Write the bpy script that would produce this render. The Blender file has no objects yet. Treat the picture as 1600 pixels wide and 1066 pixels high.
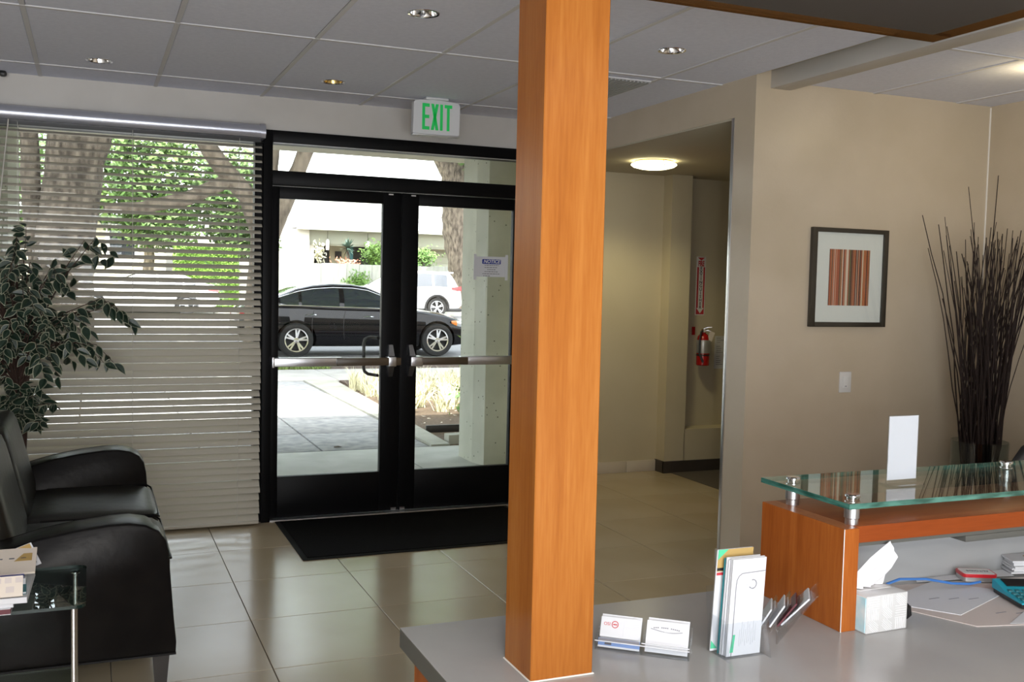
import bpy, bmesh, math, random
from mathutils import Matrix, Vector
R = random.Random(7)
PI = math.pi
SC = bpy.context.scene
COL = SC.collection

# ------------------------------------------------------------------ camera
cam = bpy.data.cameras.new('camera'); co = bpy.data.objects.new('camera', cam); COL.objects.link(co)
YAW, PITCH, ROLL, EYE = .3969, .0586, .0227, 1.557
fwd = Vector((math.sin(YAW)*math.cos(PITCH), math.cos(YAW)*math.cos(PITCH), -math.sin(PITCH)))
rt = Vector((math.cos(YAW), -math.sin(YAW), 0)); up = rt.cross(fwd)
r2 = rt*math.cos(ROLL) + up*math.sin(ROLL); u2 = up*math.cos(ROLL) - rt*math.sin(ROLL)
co.matrix_world = Matrix(((r2.x, u2.x, -fwd.x, 0), (r2.y, u2.y, -fwd.y, 0), (r2.z, u2.z, -fwd.z, EYE), (0, 0, 0, 1)))
cam.sensor_width = 36; cam.sensor_fit = 'HORIZONTAL'; cam.lens = 36*1574.35/1600; cam.clip_start = .05; cam.clip_end = 400
SC.camera = co
# ------------------------------------------------------------------ sky, sun, room and fill lights, exposure
w = bpy.data.worlds.new('sky'); SC.world = w; w.use_nodes = True
nt = w.node_tree; bg = nt.nodes['Background']
sky = nt.nodes.new('ShaderNodeTexSky'); sky.sky_type = 'NISHITA'; sky.sun_disc = False
sky.sun_elevation = math.radians(58); sky.sun_rotation = math.radians(200); sky.air_density = 1.4; sky.dust_density = 4.0; sky.ozone_density = .6
hs = nt.nodes.new('ShaderNodeHueSaturation'); hs.inputs['Saturation'].default_value = .35
nt.links.new(sky.outputs[0], hs.inputs['Color']); nt.links.new(hs.outputs[0], bg.inputs[0]); bg.inputs[1].default_value = 1.22

def light(name, kind, loc, energy, color=(1, 1, 1), size=.1, target=None, size_y=None, rot=None, spot=None):
    l = bpy.data.lights.new(name, kind); l.energy = energy; l.color = color
    o = bpy.data.objects.new(name, l); COL.objects.link(o); o.location = loc
    if kind == 'AREA':
        l.size = size
        if size_y: l.shape = 'RECTANGLE'; l.size_y = size_y
    elif kind in ('POINT', 'SPOT'): l.shadow_soft_size = size
    if spot: l.spot_size = spot; l.spot_blend = .6
    if target: o.rotation_euler = (Vector(target)-Vector(loc)).to_track_quat('-Z', 'Y').to_euler()
    if rot: o.rotation_euler = rot
    return o
sun = light('sun', 'SUN', (0, -20, 40), 10.0, (1, .95, .86), target=None)
SUN_AZ, SUN_K = math.radians(18), 1.9
sdir = Vector((math.sin(SUN_AZ), math.cos(SUN_AZ), -SUN_K*math.cos(SUN_AZ))).normalized()
sun.rotation_euler = sdir.to_track_quat('-Z', 'Y').to_euler(); sun.data.angle = math.radians(.6)
light('office_ceiling_light', 'AREA', (.6, -1.6, 2.6), 100, (1, .96, .91), 3.4, rot=(0, 0, 0), size_y=2.2)
light('rear_fill', 'AREA', (-1.3, -3.9, 1.45), 185, (.91, .95, 1), 3.5, rot=(PI/2, 0, 0), size_y=2.3)  # added cool fill at the back wall, which has no window
light('ceiling_bounce_fill', 'AREA', (.9, -1.5, 1.0), 88, (.90, .95, 1), 2.2, target=(1.5, .3, 3.6), size_y=1.6)  # added upward fill imitating bounced light to brighten the ceiling, not a fixture
light('camera_flash', 'AREA', (.16, -.02, 1.70), 14, (1, .95, .89), .07, target=(1.9, 4.6, 1.45))
SC.view_settings.view_transform = 'Standard'; SC.view_settings.look = 'None'
SC.view_settings.gamma = 1; SC.view_settings.use_curve_mapping = False; SC.view_settings.exposure = 0.0
try:
    SC.cycles.max_bounces = 10; SC.cycles.transparent_max_bounces = 24; SC.cycles.sample_clamp_indirect = 6.0
    SC.cycles.use_denoising = True
except Exception: pass

# ------------------------------------------------------------------ materials
MATS = {}
def nodes(name):
    m = bpy.data.materials.new(name); m.use_nodes = True; MATS[name] = m
    return m, m.node_tree, m.node_tree.nodes['Principled BSDF']
def mat(name, c, rough=.5, metal=0, spec=.5, c2=None, scale=8, stretch=(1, 1, 1), detail=4, lo=.35, hi=.65, bump=0, bscale=None, coat=0, emit=None, trans=0):
    m, t, b = nodes(name); N = t.nodes; L = t.links
    b.inputs['Base Color'].default_value = (*c, 1); b.inputs['Roughness'].default_value = rough; b.inputs['Metallic'].default_value = metal
    b.inputs['Specular IOR Level'].default_value = spec; b.inputs['Coat Weight'].default_value = coat; b.inputs['Transmission Weight'].default_value = trans
    if emit: b.inputs['Emission Color'].default_value = (*emit[:3], 1); b.inputs['Emission Strength'].default_value = emit[3]
    if c2 or bump:
        tc = N.new('ShaderNodeTexCoord'); mp = N.new('ShaderNodeMapping'); mp.inputs['Scale'].default_value = stretch
        L.new(tc.outputs['Object'], mp.inputs[0])
        nz = N.new('ShaderNodeTexNoise'); nz.inputs['Scale'].default_value = scale; nz.inputs['Detail'].default_value = detail
        L.new(mp.outputs[0], nz.inputs[0])
        if c2:
            rp = N.new('ShaderNodeValToRGB'); rp.color_ramp.elements[0].position = lo; rp.color_ramp.elements[1].position = hi
            rp.color_ramp.elements[0].color = (*c, 1); rp.color_ramp.elements[1].color = (*c2, 1)
            L.new(nz.outputs[0], rp.inputs[0]); L.new(rp.outputs[0], b.inputs['Base Color'])
        if bump:
            n2 = nz
            if bscale:
                n2 = N.new('ShaderNodeTexNoise'); n2.inputs['Scale'].default_value = bscale; n2.inputs['Detail'].default_value = 3; L.new(mp.outputs[0], n2.inputs[0])
            bp = N.new('ShaderNodeBump'); bp.inputs['Strength'].default_value = bump; bp.inputs['Distance'].default_value = .01
            L.new(n2.outputs[0], bp.inputs['Height']); L.new(bp.outputs[0], b.inputs['Normal'])
    return m
def thin_glass(name, tint=(1, 1, 1), ior=1.45, rough=0.0, dirt=0):
    m, t, b = nodes(name); N = t.nodes; L = t.links; N.remove(b)
    out = N['Material Output']; tr = N.new('ShaderNodeBsdfTransparent'); tr.inputs[0].default_value = (*tint, 1)
    gl = N.new('ShaderNodeBsdfGlossy'); gl.inputs['Roughness'].default_value = rough; gl.inputs[0].default_value = (1, 1, 1, 1)
    f0 = ((ior-1)/(ior+1))**2                       # Schlick, the same from both sides of the pane
    lw = N.new('ShaderNodeLayerWeight'); lw.inputs[0].default_value = .5
    pw = N.new('ShaderNodeMath'); pw.operation = 'POWER'; pw.inputs[1].default_value = 5; L.new(lw.outputs['Facing'], pw.inputs[0])
    fr = N.new('ShaderNodeMath'); fr.operation = 'MULTIPLY_ADD'; fr.inputs[1].default_value = 1-f0; fr.inputs[2].default_value = f0; L.new(pw.outputs[0], fr.inputs[0])
    mx = N.new('ShaderNodeMixShader'); L.new(fr.outputs[0], mx.inputs[0]); L.new(tr.outputs[0], mx.inputs[1]); L.new(gl.outputs[0], mx.inputs[2])
    L.new(mx.outputs[0], out.inputs[0]); return m
def wood(name, c1, c2, c3, axis='Z', scale=1.0, rough=.32):
    m, t, b = nodes(name); N = t.nodes; L = t.links
    tc = N.new('ShaderNodeTexCoord'); mp = N.new('ShaderNodeMapping')
    s = {'Z': (14, 14, .9), 'X': (.9, 14, 14), 'Y': (14, .9, 14)}[axis]
    mp.inputs['Scale'].default_value = [k*scale for k in s]; L.new(tc.outputs['Object'], mp.inputs[0])
    n1 = N.new('ShaderNodeTexNoise'); n1.inputs['Scale'].default_value = 1.6; n1.inputs['Detail'].default_value = 5; n1.inputs['Distortion'].default_value = .9
    L.new(mp.outputs[0], n1.inputs[0])
    mp2 = N.new('ShaderNodeMapping'); mp2.inputs['Scale'].default_value = [k*scale*7 for k in s]; L.new(tc.outputs['Object'], mp2.inputs[0])
    n2 = N.new('ShaderNodeTexNoise'); n2.inputs['Scale'].default_value = 2.2; n2.inputs['Detail'].default_value = 3; L.new(mp2.outputs[0], n2.inputs[0])
    rp = N.new('ShaderNodeValToRGB'); e = rp.color_ramp.elements
    e[0].position = .3; e[0].color = (*c1, 1); e[1].position = .7; e[1].color = (*c3, 1); k = e.new(.5); k.color = (*c2, 1)
    ad = N.new('ShaderNodeMath'); ad.operation = 'MULTIPLY_ADD'; ad.inputs[1].default_value = .35; L.new(n2.outputs[0], ad.inputs[0])
    sb = N.new('ShaderNodeMath'); sb.operation = 'MULTIPLY'; sb.inputs[1].default_value = .68; L.new(n1.outputs[0], sb.inputs[0]); L.new(sb.outputs[0], ad.inputs[2])
    L.new(ad.outputs[0], rp.inputs[0]); L.new(rp.outputs[0], b.inputs['Base Color']); b.inputs['Roughness'].default_value = rough; b.inputs['Specular IOR Level'].default_value = .14
    return m
def concrete(name, c1, c2, rough=.8, scale=3, pits=True):
    m, t, b = nodes(name); N = t.nodes; L = t.links
    tc = N.new('ShaderNodeTexCoord'); nz = N.new('ShaderNodeTexNoise'); nz.inputs['Scale'].default_value = scale; nz.inputs['Detail'].default_value = 8
    L.new(tc.outputs['Object'], nz.inputs[0])
    rp = N.new('ShaderNodeValToRGB'); rp.color_ramp.elements[0].position = .35; rp.color_ramp.elements[1].position = .68
    rp.color_ramp.elements[0].color = (*c1, 1); rp.color_ramp.elements[1].color = (*c2, 1); L.new(nz.outputs[0], rp.inputs[0])
    if pits:
        vo = N.new('ShaderNodeTexVoronoi'); vo.inputs['Scale'].default_value = 16; L.new(tc.outputs['Object'], vo.inputs[0])
        r2_ = N.new('ShaderNodeValToRGB'); r2_.color_ramp.elements[0].position = .07; r2_.color_ramp.elements[1].position = .12
        r2_.color_ramp.elements[0].color = (.18, .17, .15, 1); r2_.color_ramp.elements[1].color = (1, 1, 1, 1); L.new(vo.outputs[0], r2_.inputs[0])
        mx = N.new('ShaderNodeMix'); mx.data_type = 'RGBA'; mx.blend_type = 'MULTIPLY'; mx.inputs[0].default_value = 1
        L.new(rp.outputs[0], mx.inputs[6]); L.new(r2_.outputs[0], mx.inputs[7]); L.new(mx.outputs[2], b.inputs['Base Color'])
    else: L.new(rp.outputs[0], b.inputs['Base Color'])
    bp = N.new('ShaderNodeBump'); bp.inputs['Strength'].default_value = .3; bp.inputs['Distance'].default_value = .01
    L.new(nz.outputs[0], bp.inputs['Height']); L.new(bp.outputs[0], b.inputs['Normal'])
    b.inputs['Roughness'].default_value = rough; return m

M = MATS
mat('wall_paint', (.54, .455, .335), .34, c2=(.60, .51, .39), scale=2.2, detail=6, bump=.06, bscale=60)
mat('front_wall_paint', (.53, .51, .48), .45, c2=(.585, .565, .535), scale=2.6, detail=5)
mat('hall_paint', (.56, .50, .36), .5, c2=(.60, .54, .40), scale=1.4)
mat('ceiling_tile', (.74, .77, .89), .9, c2=(.78, .81, .93), scale=40, bump=.25, bscale=220)
mat('ceiling_grid', (.66, .66, .68), .6)
mat('ceiling_paint', (.5, .46, .36), .8)
mat('floor_tile', (.46, .375, .255), .19, c2=(.51, .425, .305), scale=1.6, detail=3, spec=1.0)
mat('grout', (.16, .14, .12), .9)
mat('floor_far', (.6, .52, .4), .3)
mat('carpet_dark', (.10, .085, .075), .95, bump=.5, bscale=300)
mat('base_tile', (.62, .56, .47), .35, c2=(.66, .6, .52), scale=5)
mat('base_rubber', (.055, .045, .04), .5)
mat('black_frame', (.0045, .0045, .005), .42, spec=.10)
mat('black_plastic', (.014, .014, .015), .4)
mat('aluminium', (.62, .63, .66), .3, 1)
mat('brushed_steel', (.66, .66, .66), .28, 1, bump=.05, bscale=80)
mat('chrome', (.82, .83, .85), .08, 1)
mat('valance', (.52, .54, .62), .28, .7)
mat('brown_pad', (.085, .06, .035), .35)
mat('slat', (.50, .47, .40), .38, spec=.6)
mat('cord', (.6, .58, .54), .7)
thin_glass('window_glass', (.97, .985, .975), 1.36)
thin_glass('clear_acrylic', (.95, .96, .97), 1.42)
thin_glass('vase_glass', (.80, .84, .84), 1.45)
thin_glass('shelf_glass', (.90, .955, .93), 1.52)
thin_glass('table_glass', (.72, .80, .78), 1.52)
m, t_, b_ = nodes('smoked_acrylic'); t_.nodes.remove(b_)
tr_ = t_.nodes.new('ShaderNodeBsdfTransparent'); tr_.inputs[0].default_value = (.62, .42, .22, 1); df_ = t_.nodes.new('ShaderNodeBsdfDiffuse'); df_.inputs[0].default_value = (.16, .085, .035, 1)
mx_ = t_.nodes.new('ShaderNodeMixShader'); mx_.inputs[0].default_value = .45; t_.links.new(tr_.outputs[0], mx_.inputs[1]); t_.links.new(df_.outputs[0], mx_.inputs[2]); t_.links.new(mx_.outputs[0], t_.nodes['Material Output'].inputs[0])
mat('glass_edge', (.018, .08, .062), .12, c2=(.085, .24, .195), scale=14, stretch=(1, 1, 6), spec=.8)
mat('glass_edge_dark', (.008, .022, .019), .15)
mat('panel_grey', (.11, .10, .095), .7, spec=.2)
wood('wood_pillar', (.26, .080, .014), (.335, .113, .021), (.40, .152, .033), 'Z', .8, .26)
wood('wood_desk', (.27, .066, .011), (.35, .095, .017), (.44, .135, .027), 'Z', .9, .3)
wood('wood_dark', (.22, .045, .010), (.27, .058, .013), (.32, .078, .018), 'X', .9, .3)
wood('wood_ledge', (.20, .055, .018), (.26, .075, .022), (.31, .10, .03), 'X', .9, .3)
mat('laminate', (.40, .395, .385), .22, c2=(.44, .435, .425), scale=3)
mat('laminate_edge', (.10, .10, .09), .4)
mat('grey_panel', (.40, .41, .42), .35, c2=(.44, .45, .46), scale=3)
mat('caulk', (.85, .82, .76), .6)
mat('leather', (.006, .0055, .0055), .30, c2=(.009, .008, .0075), scale=9, bump=.10, bscale=26, spec=.14)
mat('leather_seat', (.012, .011, .009), .36, c2=(.018, .016, .013), scale=9, bump=.12, bscale=22, spec=.4)
mat('dark_wood', (.012, .009, .007), .35)
mat('mat_fibre', (.0035, .0035, .004), .95, spec=.12, bump=.8, bscale=260)
mat('mat_rubber', (.005, .005, .005), .7, spec=.2)
mat('white_paper', (.68, .69, .72), .55)
mat('grey_print', (.24, .24, .27), .6)
mat('dark_print', (.12, .12, .14), .6)
mat('cream_paper', (.72, .64, .55), .55)
mat('manila', (.62, .55, .52), .6)
mat('red_print', (.55, .04, .05), .5)
mat('blue_print', (.02, .04, .28), .5)
mat('card_blue', (.20, .32, .62), .45)
mat('green_print', (.08, .55, .30), .5)
mat('ochre_print', (.45, .30, .10), .5)
mat('teal_print', (.02, .18, .20), .5)
mat('maroon', (.10, .01, .02), .4)
mat('exit_green', (.012, .44, .09), .4, emit=(.01, .5, .10, .25))
mat('exit_white', (.68, .69, .72), .45)
mat('white_plastic', (.74, .73, .72), .4)
mat('frame_wood', (.040, .034, .024), .35)
mat('mat_board', (.78, .78, .77), .35)
mat('extinguisher_red', (.42, .012, .012), .25, coat=.4)
mat('silver_label', (.55, .56, .57), .35, .6)
mat('brass', (.62, .46, .18), .25, 1)
mat('dome_glass', (.9, .88, .7), .4, emit=(1, .93, .58, 5.0))
mat('downlight_glow', (.9, .88, .7), .4, emit=(1, .86, .5, 12.0))
mat('teal_plastic', (.02, .35, .47), .35)
mat('teal_dark', (.03, .17, .20), .4)
mat('blue_cable', (.05, .19, .55), .4)
mat('tin_metal', (.5, .5, .5), .35, .8)
mat('tin_red', (.55, .02, .03), .3)
mat('tissue_box', (.62, .62, .62), .6)
mat('tissue_relief', (.76, .76, .77), .6)
mat('tissue_blue', (.42, .72, .82), .5, c2=(.75, .85, .88), scale=16)
mat('tissue', (.86, .84, .87), .8)
mat('twig', (.020, .010, .008), .7)
mat('ficus_green', (.010, .026, .017), .38, c2=(.022, .045, .026), scale=30)
mat('ficus_cream', (.30, .31, .22), .45)
mat('ficus_bark', (.055, .028, .02), .8)
mat('terracotta', (.03, .028, .026), .5)
# outdoors
concrete('concrete_column', (.47, .485, .40), (.56, .575, .485))
concrete('concrete_slab', (.42, .43, .40), (.52, .53, .50), pits=False)
concrete('concrete_walk', (.30, .31, .33), (.48, .48, .49), scale=9, pits=False)
concrete('concrete_kerb', (.36, .36, .31), (.46, .46, .41), pits=False)
concrete('sidewalk_concrete', (.42, .41, .39), (.52, .51, .49), pits=False)
concrete('asphalt', (.20, .20, .20), (.27, .27, .27), scale=30, pits=False)
mat('overhang_plaster', (.50, .46, .36), .8, c2=(.56, .52, .42), scale=6)
mat('soil', (.085, .06, .042), .95, c2=(.17, .125, .085), scale=30, bump=.8)
mat('mulch', (.06, .04, .03), .95, c2=(.12, .085, .06), scale=40, bump=.8)
mat('dry_grass', (.68, .66, .45), .8, c2=(.76, .74, .55), scale=3)
mat('green_grass', (.18, .26, .07), .8)
mat('bark', (.045, .035, .027), .95, c2=(.20, .165, .13), scale=5, stretch=(2.2, 2.2, .7), detail=8, bump=1.0)
mat('bark_pale', (.10, .08, .06), .95, c2=(.25, .205, .16), scale=4, stretch=(2, 2, .6), detail=8, bump=.8)
mat('leaf_bright', (.045, .10, .022), .55, c2=(.125, .20, .058), scale=.9)
mat('leaf_mid', (.07, .17, .035), .6, c2=(.16, .28, .06), scale=.8)
mat('leaf_lime', (.16, .29, .04), .6, c2=(.10, .20, .03), scale=1)
mat('leaf_yucca', (.08, .14, .11), .5)
mat('stucco', (.72, .70, .62), .85, c2=(.76, .74, .67), scale=3)
mat('stucco_yellow', (.62, .60, .46), .85)
mat('siding', (.47, .49, .41), .8)
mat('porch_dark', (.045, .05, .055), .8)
mat('shingle', (.46, .47, .48), .85, c2=(.58, .59, .60), scale=4)
mat('fence_wood', (.28, .29, .275), .85, c2=(.34, .35, .335), scale=2, stretch=(6, 6, .8))
mat('car_black', (.004, .004, .006), .10, spec=.10, coat=.30)
mat('car_white', (.60, .60, .60), .25, coat=.8)
mat('car_glass', (.02, .025, .035), .04, spec=.9, coat=1)
mat('tyre', (.012, .012, .012), .8)
mat('wheel_dark', (.02, .02, .02), .5)
mat('taillight', (.45, .03, .03), .2)
mat('amber', (.7, .22, .04), .25)
mat('headlamp', (.55, .57, .6), .12, .6)

# ------------------------------------------------------------------ building helpers
W = {}
class MB:
    def __init__(s): s.bm = bmesh.new(); s.mi = 0; s.mx = Matrix.Identity(4)
    def _fin(s, vs):
        if s.mx != Matrix.Identity(4):
            for v in vs: v.co = s.mx @ v.co
    def box(s, x0, x1, y0, y1, z0, z1, bev=0, seg=2):
        r = bmesh.ops.create_cube(s.bm, size=1); vs = r['verts']
        for v in vs: v.co = Vector(((x0+x1)/2+v.co.x*(x1-x0), (y0+y1)/2+v.co.y*(y1-y0), (z0+z1)/2+v.co.z*(z1-z0)))
        fs = {f for v in vs for f in v.link_faces}
        if bev:
            es = list({e for v in vs for e in v.link_edges})
            r = bmesh.ops.bevel(s.bm, geom=es, offset=bev, segments=seg, profile=.5, affect='EDGES', clamp_overlap=True)
            fs = set(r['faces']) | {f for v in r['verts'] for f in v.link_faces}
            vs = list({v for f in fs for v in f.verts})
        for f in fs: f.material_index = s.mi
        s._fin(vs); return s
    def face(s, pts):
        vs = [s.bm.verts.new(p) for p in pts]; f = s.bm.faces.new(vs); f.material_index = s.mi; s._fin(vs); return s
    def loft(s, secs, closed=True, caps=True):
        rows = [[s.bm.verts.new(p) for p in q] for q in secs]; n = len(rows[0])
        for a, b in zip(rows, rows[1:]):
            for i in range(n if closed else n-1):
                j = (i+1) % n
                try: f = s.bm.faces.new((a[i], a[j], b[j], b[i])); f.material_index = s.mi
                except ValueError: pass
        if caps and closed:
            for rw in (list(reversed(rows[0])), rows[-1]):
                try: f = s.bm.faces.new(rw); f.material_index = s.mi
                except ValueError: pass
        s._fin([v for rw in rows for v in rw]); return s
    def tube(s, pts, r, seg=8, caps=True, jit=0, rng=None):
        pts = [Vector(p) for p in pts]; n = len(pts); rs = r if isinstance(r, (list, tuple)) else [r]*n
        secs = []; ref = None
        for i, p in enumerate(pts):
            d = (pts[min(i+1, n-1)]-pts[max(i-1, 0)]).normalized()
            if ref is None: ref = Vector((0, 0, 1)) if abs(d.z) < .9 else Vector((1, 0, 0))
            a = (ref-d*ref.dot(d)).normalized(); b = d.cross(a); ref = a
            secs.append([p+(a*math.cos(2*PI*k/seg)+b*math.sin(2*PI*k/seg))*rs[i]*(1+(rng.uniform(-jit, jit) if jit else 0)) for k in range(seg)])
        return s.loft(secs, True, caps)
    def lathe(s, prof, c=(0, 0, 0), seg=20, axis='Z', caps=False):
        secs = []
        for r, z in prof:
            q = []
            for k in range(seg):
                a = 2*PI*k/seg; x, y = r*math.cos(a), r*math.sin(a)
                p = {'Z': (x, y, z), 'Y': (x, z, -y), 'X': (z, x, y)}[axis]
                q.append(Vector(p)+Vector(c))
            secs.append(q)
        return s.loft(secs, True, caps)
    def prism(s, out, axis, a, b):
        f = {'Y': lambda p, t: (p[0], t, p[1]), 'X': lambda p, t: (t, p[0], p[1]), 'Z': lambda p, t: (p[0], p[1], t)}[axis]
        return s.loft([[f(p, a) for p in out], [f(p, b) for p in out]])
    def build(s, name, mats, parent=None, local=False, smooth=35, kind=None, label=None, mesh_only=False):
        bmesh.ops.recalc_face_normals(s.bm, faces=s.bm.faces[:])
        me = bpy.data.meshes.new(name)
        if parent is not None and not local: s.bm.transform(W[parent].inverted())
        s.bm.to_mesh(me); s.bm.free()
        for m in (mats if isinstance(mats, (list, tuple)) else [mats]): me.materials.append(MATS[m])
        if smooth:
            me.polygons.foreach_set('use_smooth', [True]*len(me.polygons)); me.set_sharp_from_angle(angle=math.radians(smooth))
        if mesh_only: return me
        o = bpy.data.objects.new(name, me); COL.objects.link(o)
        if parent is not None: o.parent = parent; W[o] = W[parent]
        else: W[o] = Matrix.Identity(4)
        if kind: o['kind'] = kind
        if label: o['label'] = label
        return o
def thing(name, label, cat, loc=(0, 0, 0), rz=0, group=None, kind=None):
    o = bpy.data.objects.new(name, None); COL.objects.link(o); o.location = loc; o.rotation_euler = (0, 0, rz); o.empty_display_size = .1
    W[o] = Matrix.Translation(Vector(loc)) @ Matrix.Rotation(rz, 4, 'Z')
    if label: o['label'] = label
    if cat: o['category'] = cat
    if group: o['group'] = group
    if kind: o['kind'] = kind
    return o
def tag(o, label, cat, group=None, kind=None):
    if label: o['label'] = label
    if cat: o['category'] = cat
    if group: o['group'] = group
    if kind: o['kind'] = kind
    return o
def piece(name, me, parent, mx):
    o = bpy.data.objects.new(name, me); COL.objects.link(o); o.parent = parent; o.matrix_local = mx; W[o] = W[parent]; return o
def struct(name, label=None, loc=(0, 0, 0), rz=0): return thing(name, label, None, loc, rz, kind='structure')
def boxpart(name, m, parent, *b, bev=0, **k):
    q = MB()
    for c in (b if isinstance(b[0], (list, tuple)) else [b]): q.box(*c, bev=bev)
    return q.build(name, m, parent, **k)
def text(name, body, size, m, parent, origin, ux, uy, extrude=.0006, align='CENTER', shear=0, bold=0, sx=1, space=1, line=1):
    """flat lettering standing on a surface: origin, baseline direction ux, letter-up direction uy (world)"""
    cu = bpy.data.curves.new(name, 'FONT'); cu.body = body; cu.size = size; cu.align_x = align; cu.align_y = 'CENTER'
    cu.extrude = extrude; cu.shear = shear; cu.offset = bold; cu.space_character = space; cu.space_line = line; cu.resolution_u = 3
    tmp = bpy.data.objects.new('tmp_text', cu); COL.objects.link(tmp)
    bpy.context.view_layer.update()
    me = bpy.data.meshes.new_from_object(tmp.evaluated_get(bpy.context.evaluated_depsgraph_get()))
    bpy.data.objects.remove(tmp); bpy.data.curves.remove(cu)
    me.name = name
    ux = Vector(ux).normalized(); uy = Vector(uy).normalized(); n = ux.cross(uy)
    mx = Matrix(((ux.x*sx, uy.x, n.x, origin[0]), (ux.y*sx, uy.y, n.y, origin[1]), (ux.z*sx, uy.z, n.z, origin[2]), (0, 0, 0, 1)))
    me.transform(W[parent].inverted() @ mx); me.materials.clear(); me.materials.append(MATS[m])
    o = bpy.data.objects.new(name, me); COL.objects.link(o); o.parent = parent; W[o] = W[parent]
    return o
def frame_mx(o, ux, uy):
    ux = Vector(ux).normalized(); uy = Vector(uy); uy = (uy-ux*uy.dot(ux)).normalized(); n = ux.cross(uy)
    return Matrix(((ux.x, uy.x, n.x, o[0]), (ux.y, uy.y, n.y, o[1]), (ux.z, uy.z, n.z, o[2]), (0, 0, 0, 1)))
def lerp(x, xs, ys):
    if x <= xs[0]: return ys[0]
    for i in range(1, len(xs)):
        if x <= xs[i]:
            t = (x-xs[i-1])/(xs[i]-xs[i-1]); return ys[i-1]+(ys[i]-ys[i-1])*t
    return ys[-1]

# ================================================================== ROOM SHELL
H, D = 2.67, 6.486           # ceiling height, glazing line
WX, WY = 3.22, 4.45          # right wall with the hall opening, wall with the picture
TX, TY = .596, .6096
GX, GY = .6678, 3.9688
fl = struct('floor')
q = MB(); q.box(-3.3, 6.6, -4.2, 7.4, -.12, -.008); q.mi = 1
q.box(-3.3, 6.6, -4.2, 1.50, -.008, 0); q.build('slab', ['grout', 'floor_far'], fl, smooth=0)
q = MB(); q.box(-TX/2+.0018, TX/2-.0018, -TY/2+.0018, TY/2-.0018, -.008, 0, bev=.0012, seg=1); tm = q.build('tile', 'floor_tile', mesh_only=True)
for i in range(-5, 7):
    for j in range(-4, 6):
        x, y = GX+(i+.5)*TX, GY+(j+.5)*TY
        if x-TX/2 < -2.6 or x > 4.6 or (x > 4.4 and y < 4.9): continue
        if x > 3.4 and y < 3.5: continue
        piece('tile', tm, fl, Matrix.Translation((x, y, 0)))
boxpart('carpet', 'carpet_dark', fl, 4.45, 6.6, 4.5, 7.4, -.009, .004, label='dark carpet of the hall beyond the opening')

ce = struct('ceiling')
q = MB(); q.box(-3.3, 6.6, -4.2, 6.56, 2.70, 2.80); q.box(WX, 6.6, 4.5, 7.5, 2.70, 2.80); q.build('deck', 'ceiling_paint', ce, smooth=0)
CX, CTX, CY, CTY = -.262, .620, 4.77, 1.29
q = MB(); q.box(-CTX/2+.011, CTX/2-.011, -CTY/2+.011, CTY/2-.011, 2.671, 2.69, bev=.003, seg=1); pm = q.build('ceiling_panel', 'ceiling_tile', mesh_only=True)
LIGHTS = [(1.288, 4.11, 'chrome recessed downlight with a bright glint, nearest the wooden pillar', 'chrome'), (.045, 5.814, 'recessed downlight over the blinds, leftmost of the row', 'chrome'),
          (1.277, 5.762, 'recessed downlight with a gold tinted reflector, above the left glass door', 'brass'), (2.547, 4.195, 'recessed downlight right of the pillar, near the hall opening', 'chrome')]
g1 = MB()
xs = [CX+i*CTX for i in range(-5, 7)]; ys = [CY+j*CTY for j in range(-5, 2)]
def tile_with_hole(x0, x1, y0, y1, holes):
    q = MB(); bm = q.bm; N_ = 28
    cx_, cy_, rr = holes
    ring = []
    for zz in (2.671, 2.69):
        rw = []
        for k in range(N_):
            a = 2*PI*k/N_; rw.append(((cx_+rr*math.cos(a), cy_+rr*math.sin(a), zz)))
        ring.append(rw)
    def outer(a):
        dx, dy = math.cos(a), math.sin(a)
        tx = ((x1-cx_)/dx if dx > 1e-9 else (x0-cx_)/dx if dx < -1e-9 else 1e9); ty = ((y1-cy_)/dy if dy > 1e-9 else (y0-cy_)/dy if dy < -1e-9 else 1e9)
        t = min(tx, ty); return (cx_+dx*t, cy_+dy*t)
    angs = sorted([2*PI*k/N_ for k in range(N_)] + [math.atan2(b-cy_, a-cx_) % (2*PI) for a in (x0, x1) for b in (y0, y1)])
    lo_i = [(cx_+rr*math.cos(a), cy_+rr*math.sin(a), 2.671) for a in angs]; lo_o = [(*outer(a), 2.671) for a in angs]; hi_o = [(p[0], p[1], 2.69) for p in lo_o]; hi_i = [(p[0], p[1], 2.69) for p in lo_i]
    secs = [lo_i, lo_o, hi_o, hi_i]; q.loft(secs, True, False); return q
for i in range(len(xs)-1):
    for j in range(len(ys)):
        x0, x1 = xs[i]+.011, xs[i+1]-.011; y0 = ys[j]+.011; y1 = (ys[j+1] if j < len(ys)-1 else 6.46)-.011
        if x0 > WX-.02: continue
        if y0 > 6.45: continue
        x1 = min(x1, WX)
        hl = [l for l in LIGHTS if x0 < l[0] < x1 and y0 < l[1] < y1]
        if hl: tile_with_hole(x0, x1, y0, y1, (hl[0][0], hl[0][1], .058)).build('ceiling_panel', 'ceiling_tile', ce)
        elif abs((y1-y0)-(CTY-.022)) < .01 and abs((x1-x0)-(CTX-.022)) < .01: piece('ceiling_panel', pm, ce, Matrix.Translation(((x0+x1)/2, (y0+y1)/2, 0)))
        else: boxpart('ceiling_panel', 'ceiling_tile', ce, x0, x1, y0, y1, 2.671, 2.69)
for x in xs:
    if x < WX: boxpart('grid_bar', 'ceiling_grid', ce, x-.011, x+.011, -1.7, 6.46, 2.667, 2.672)
for y in ys: boxpart('grid_bar', 'ceiling_grid', ce, -3.3, WX, y-.011, y+.011, 2.666, 2.671)
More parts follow.
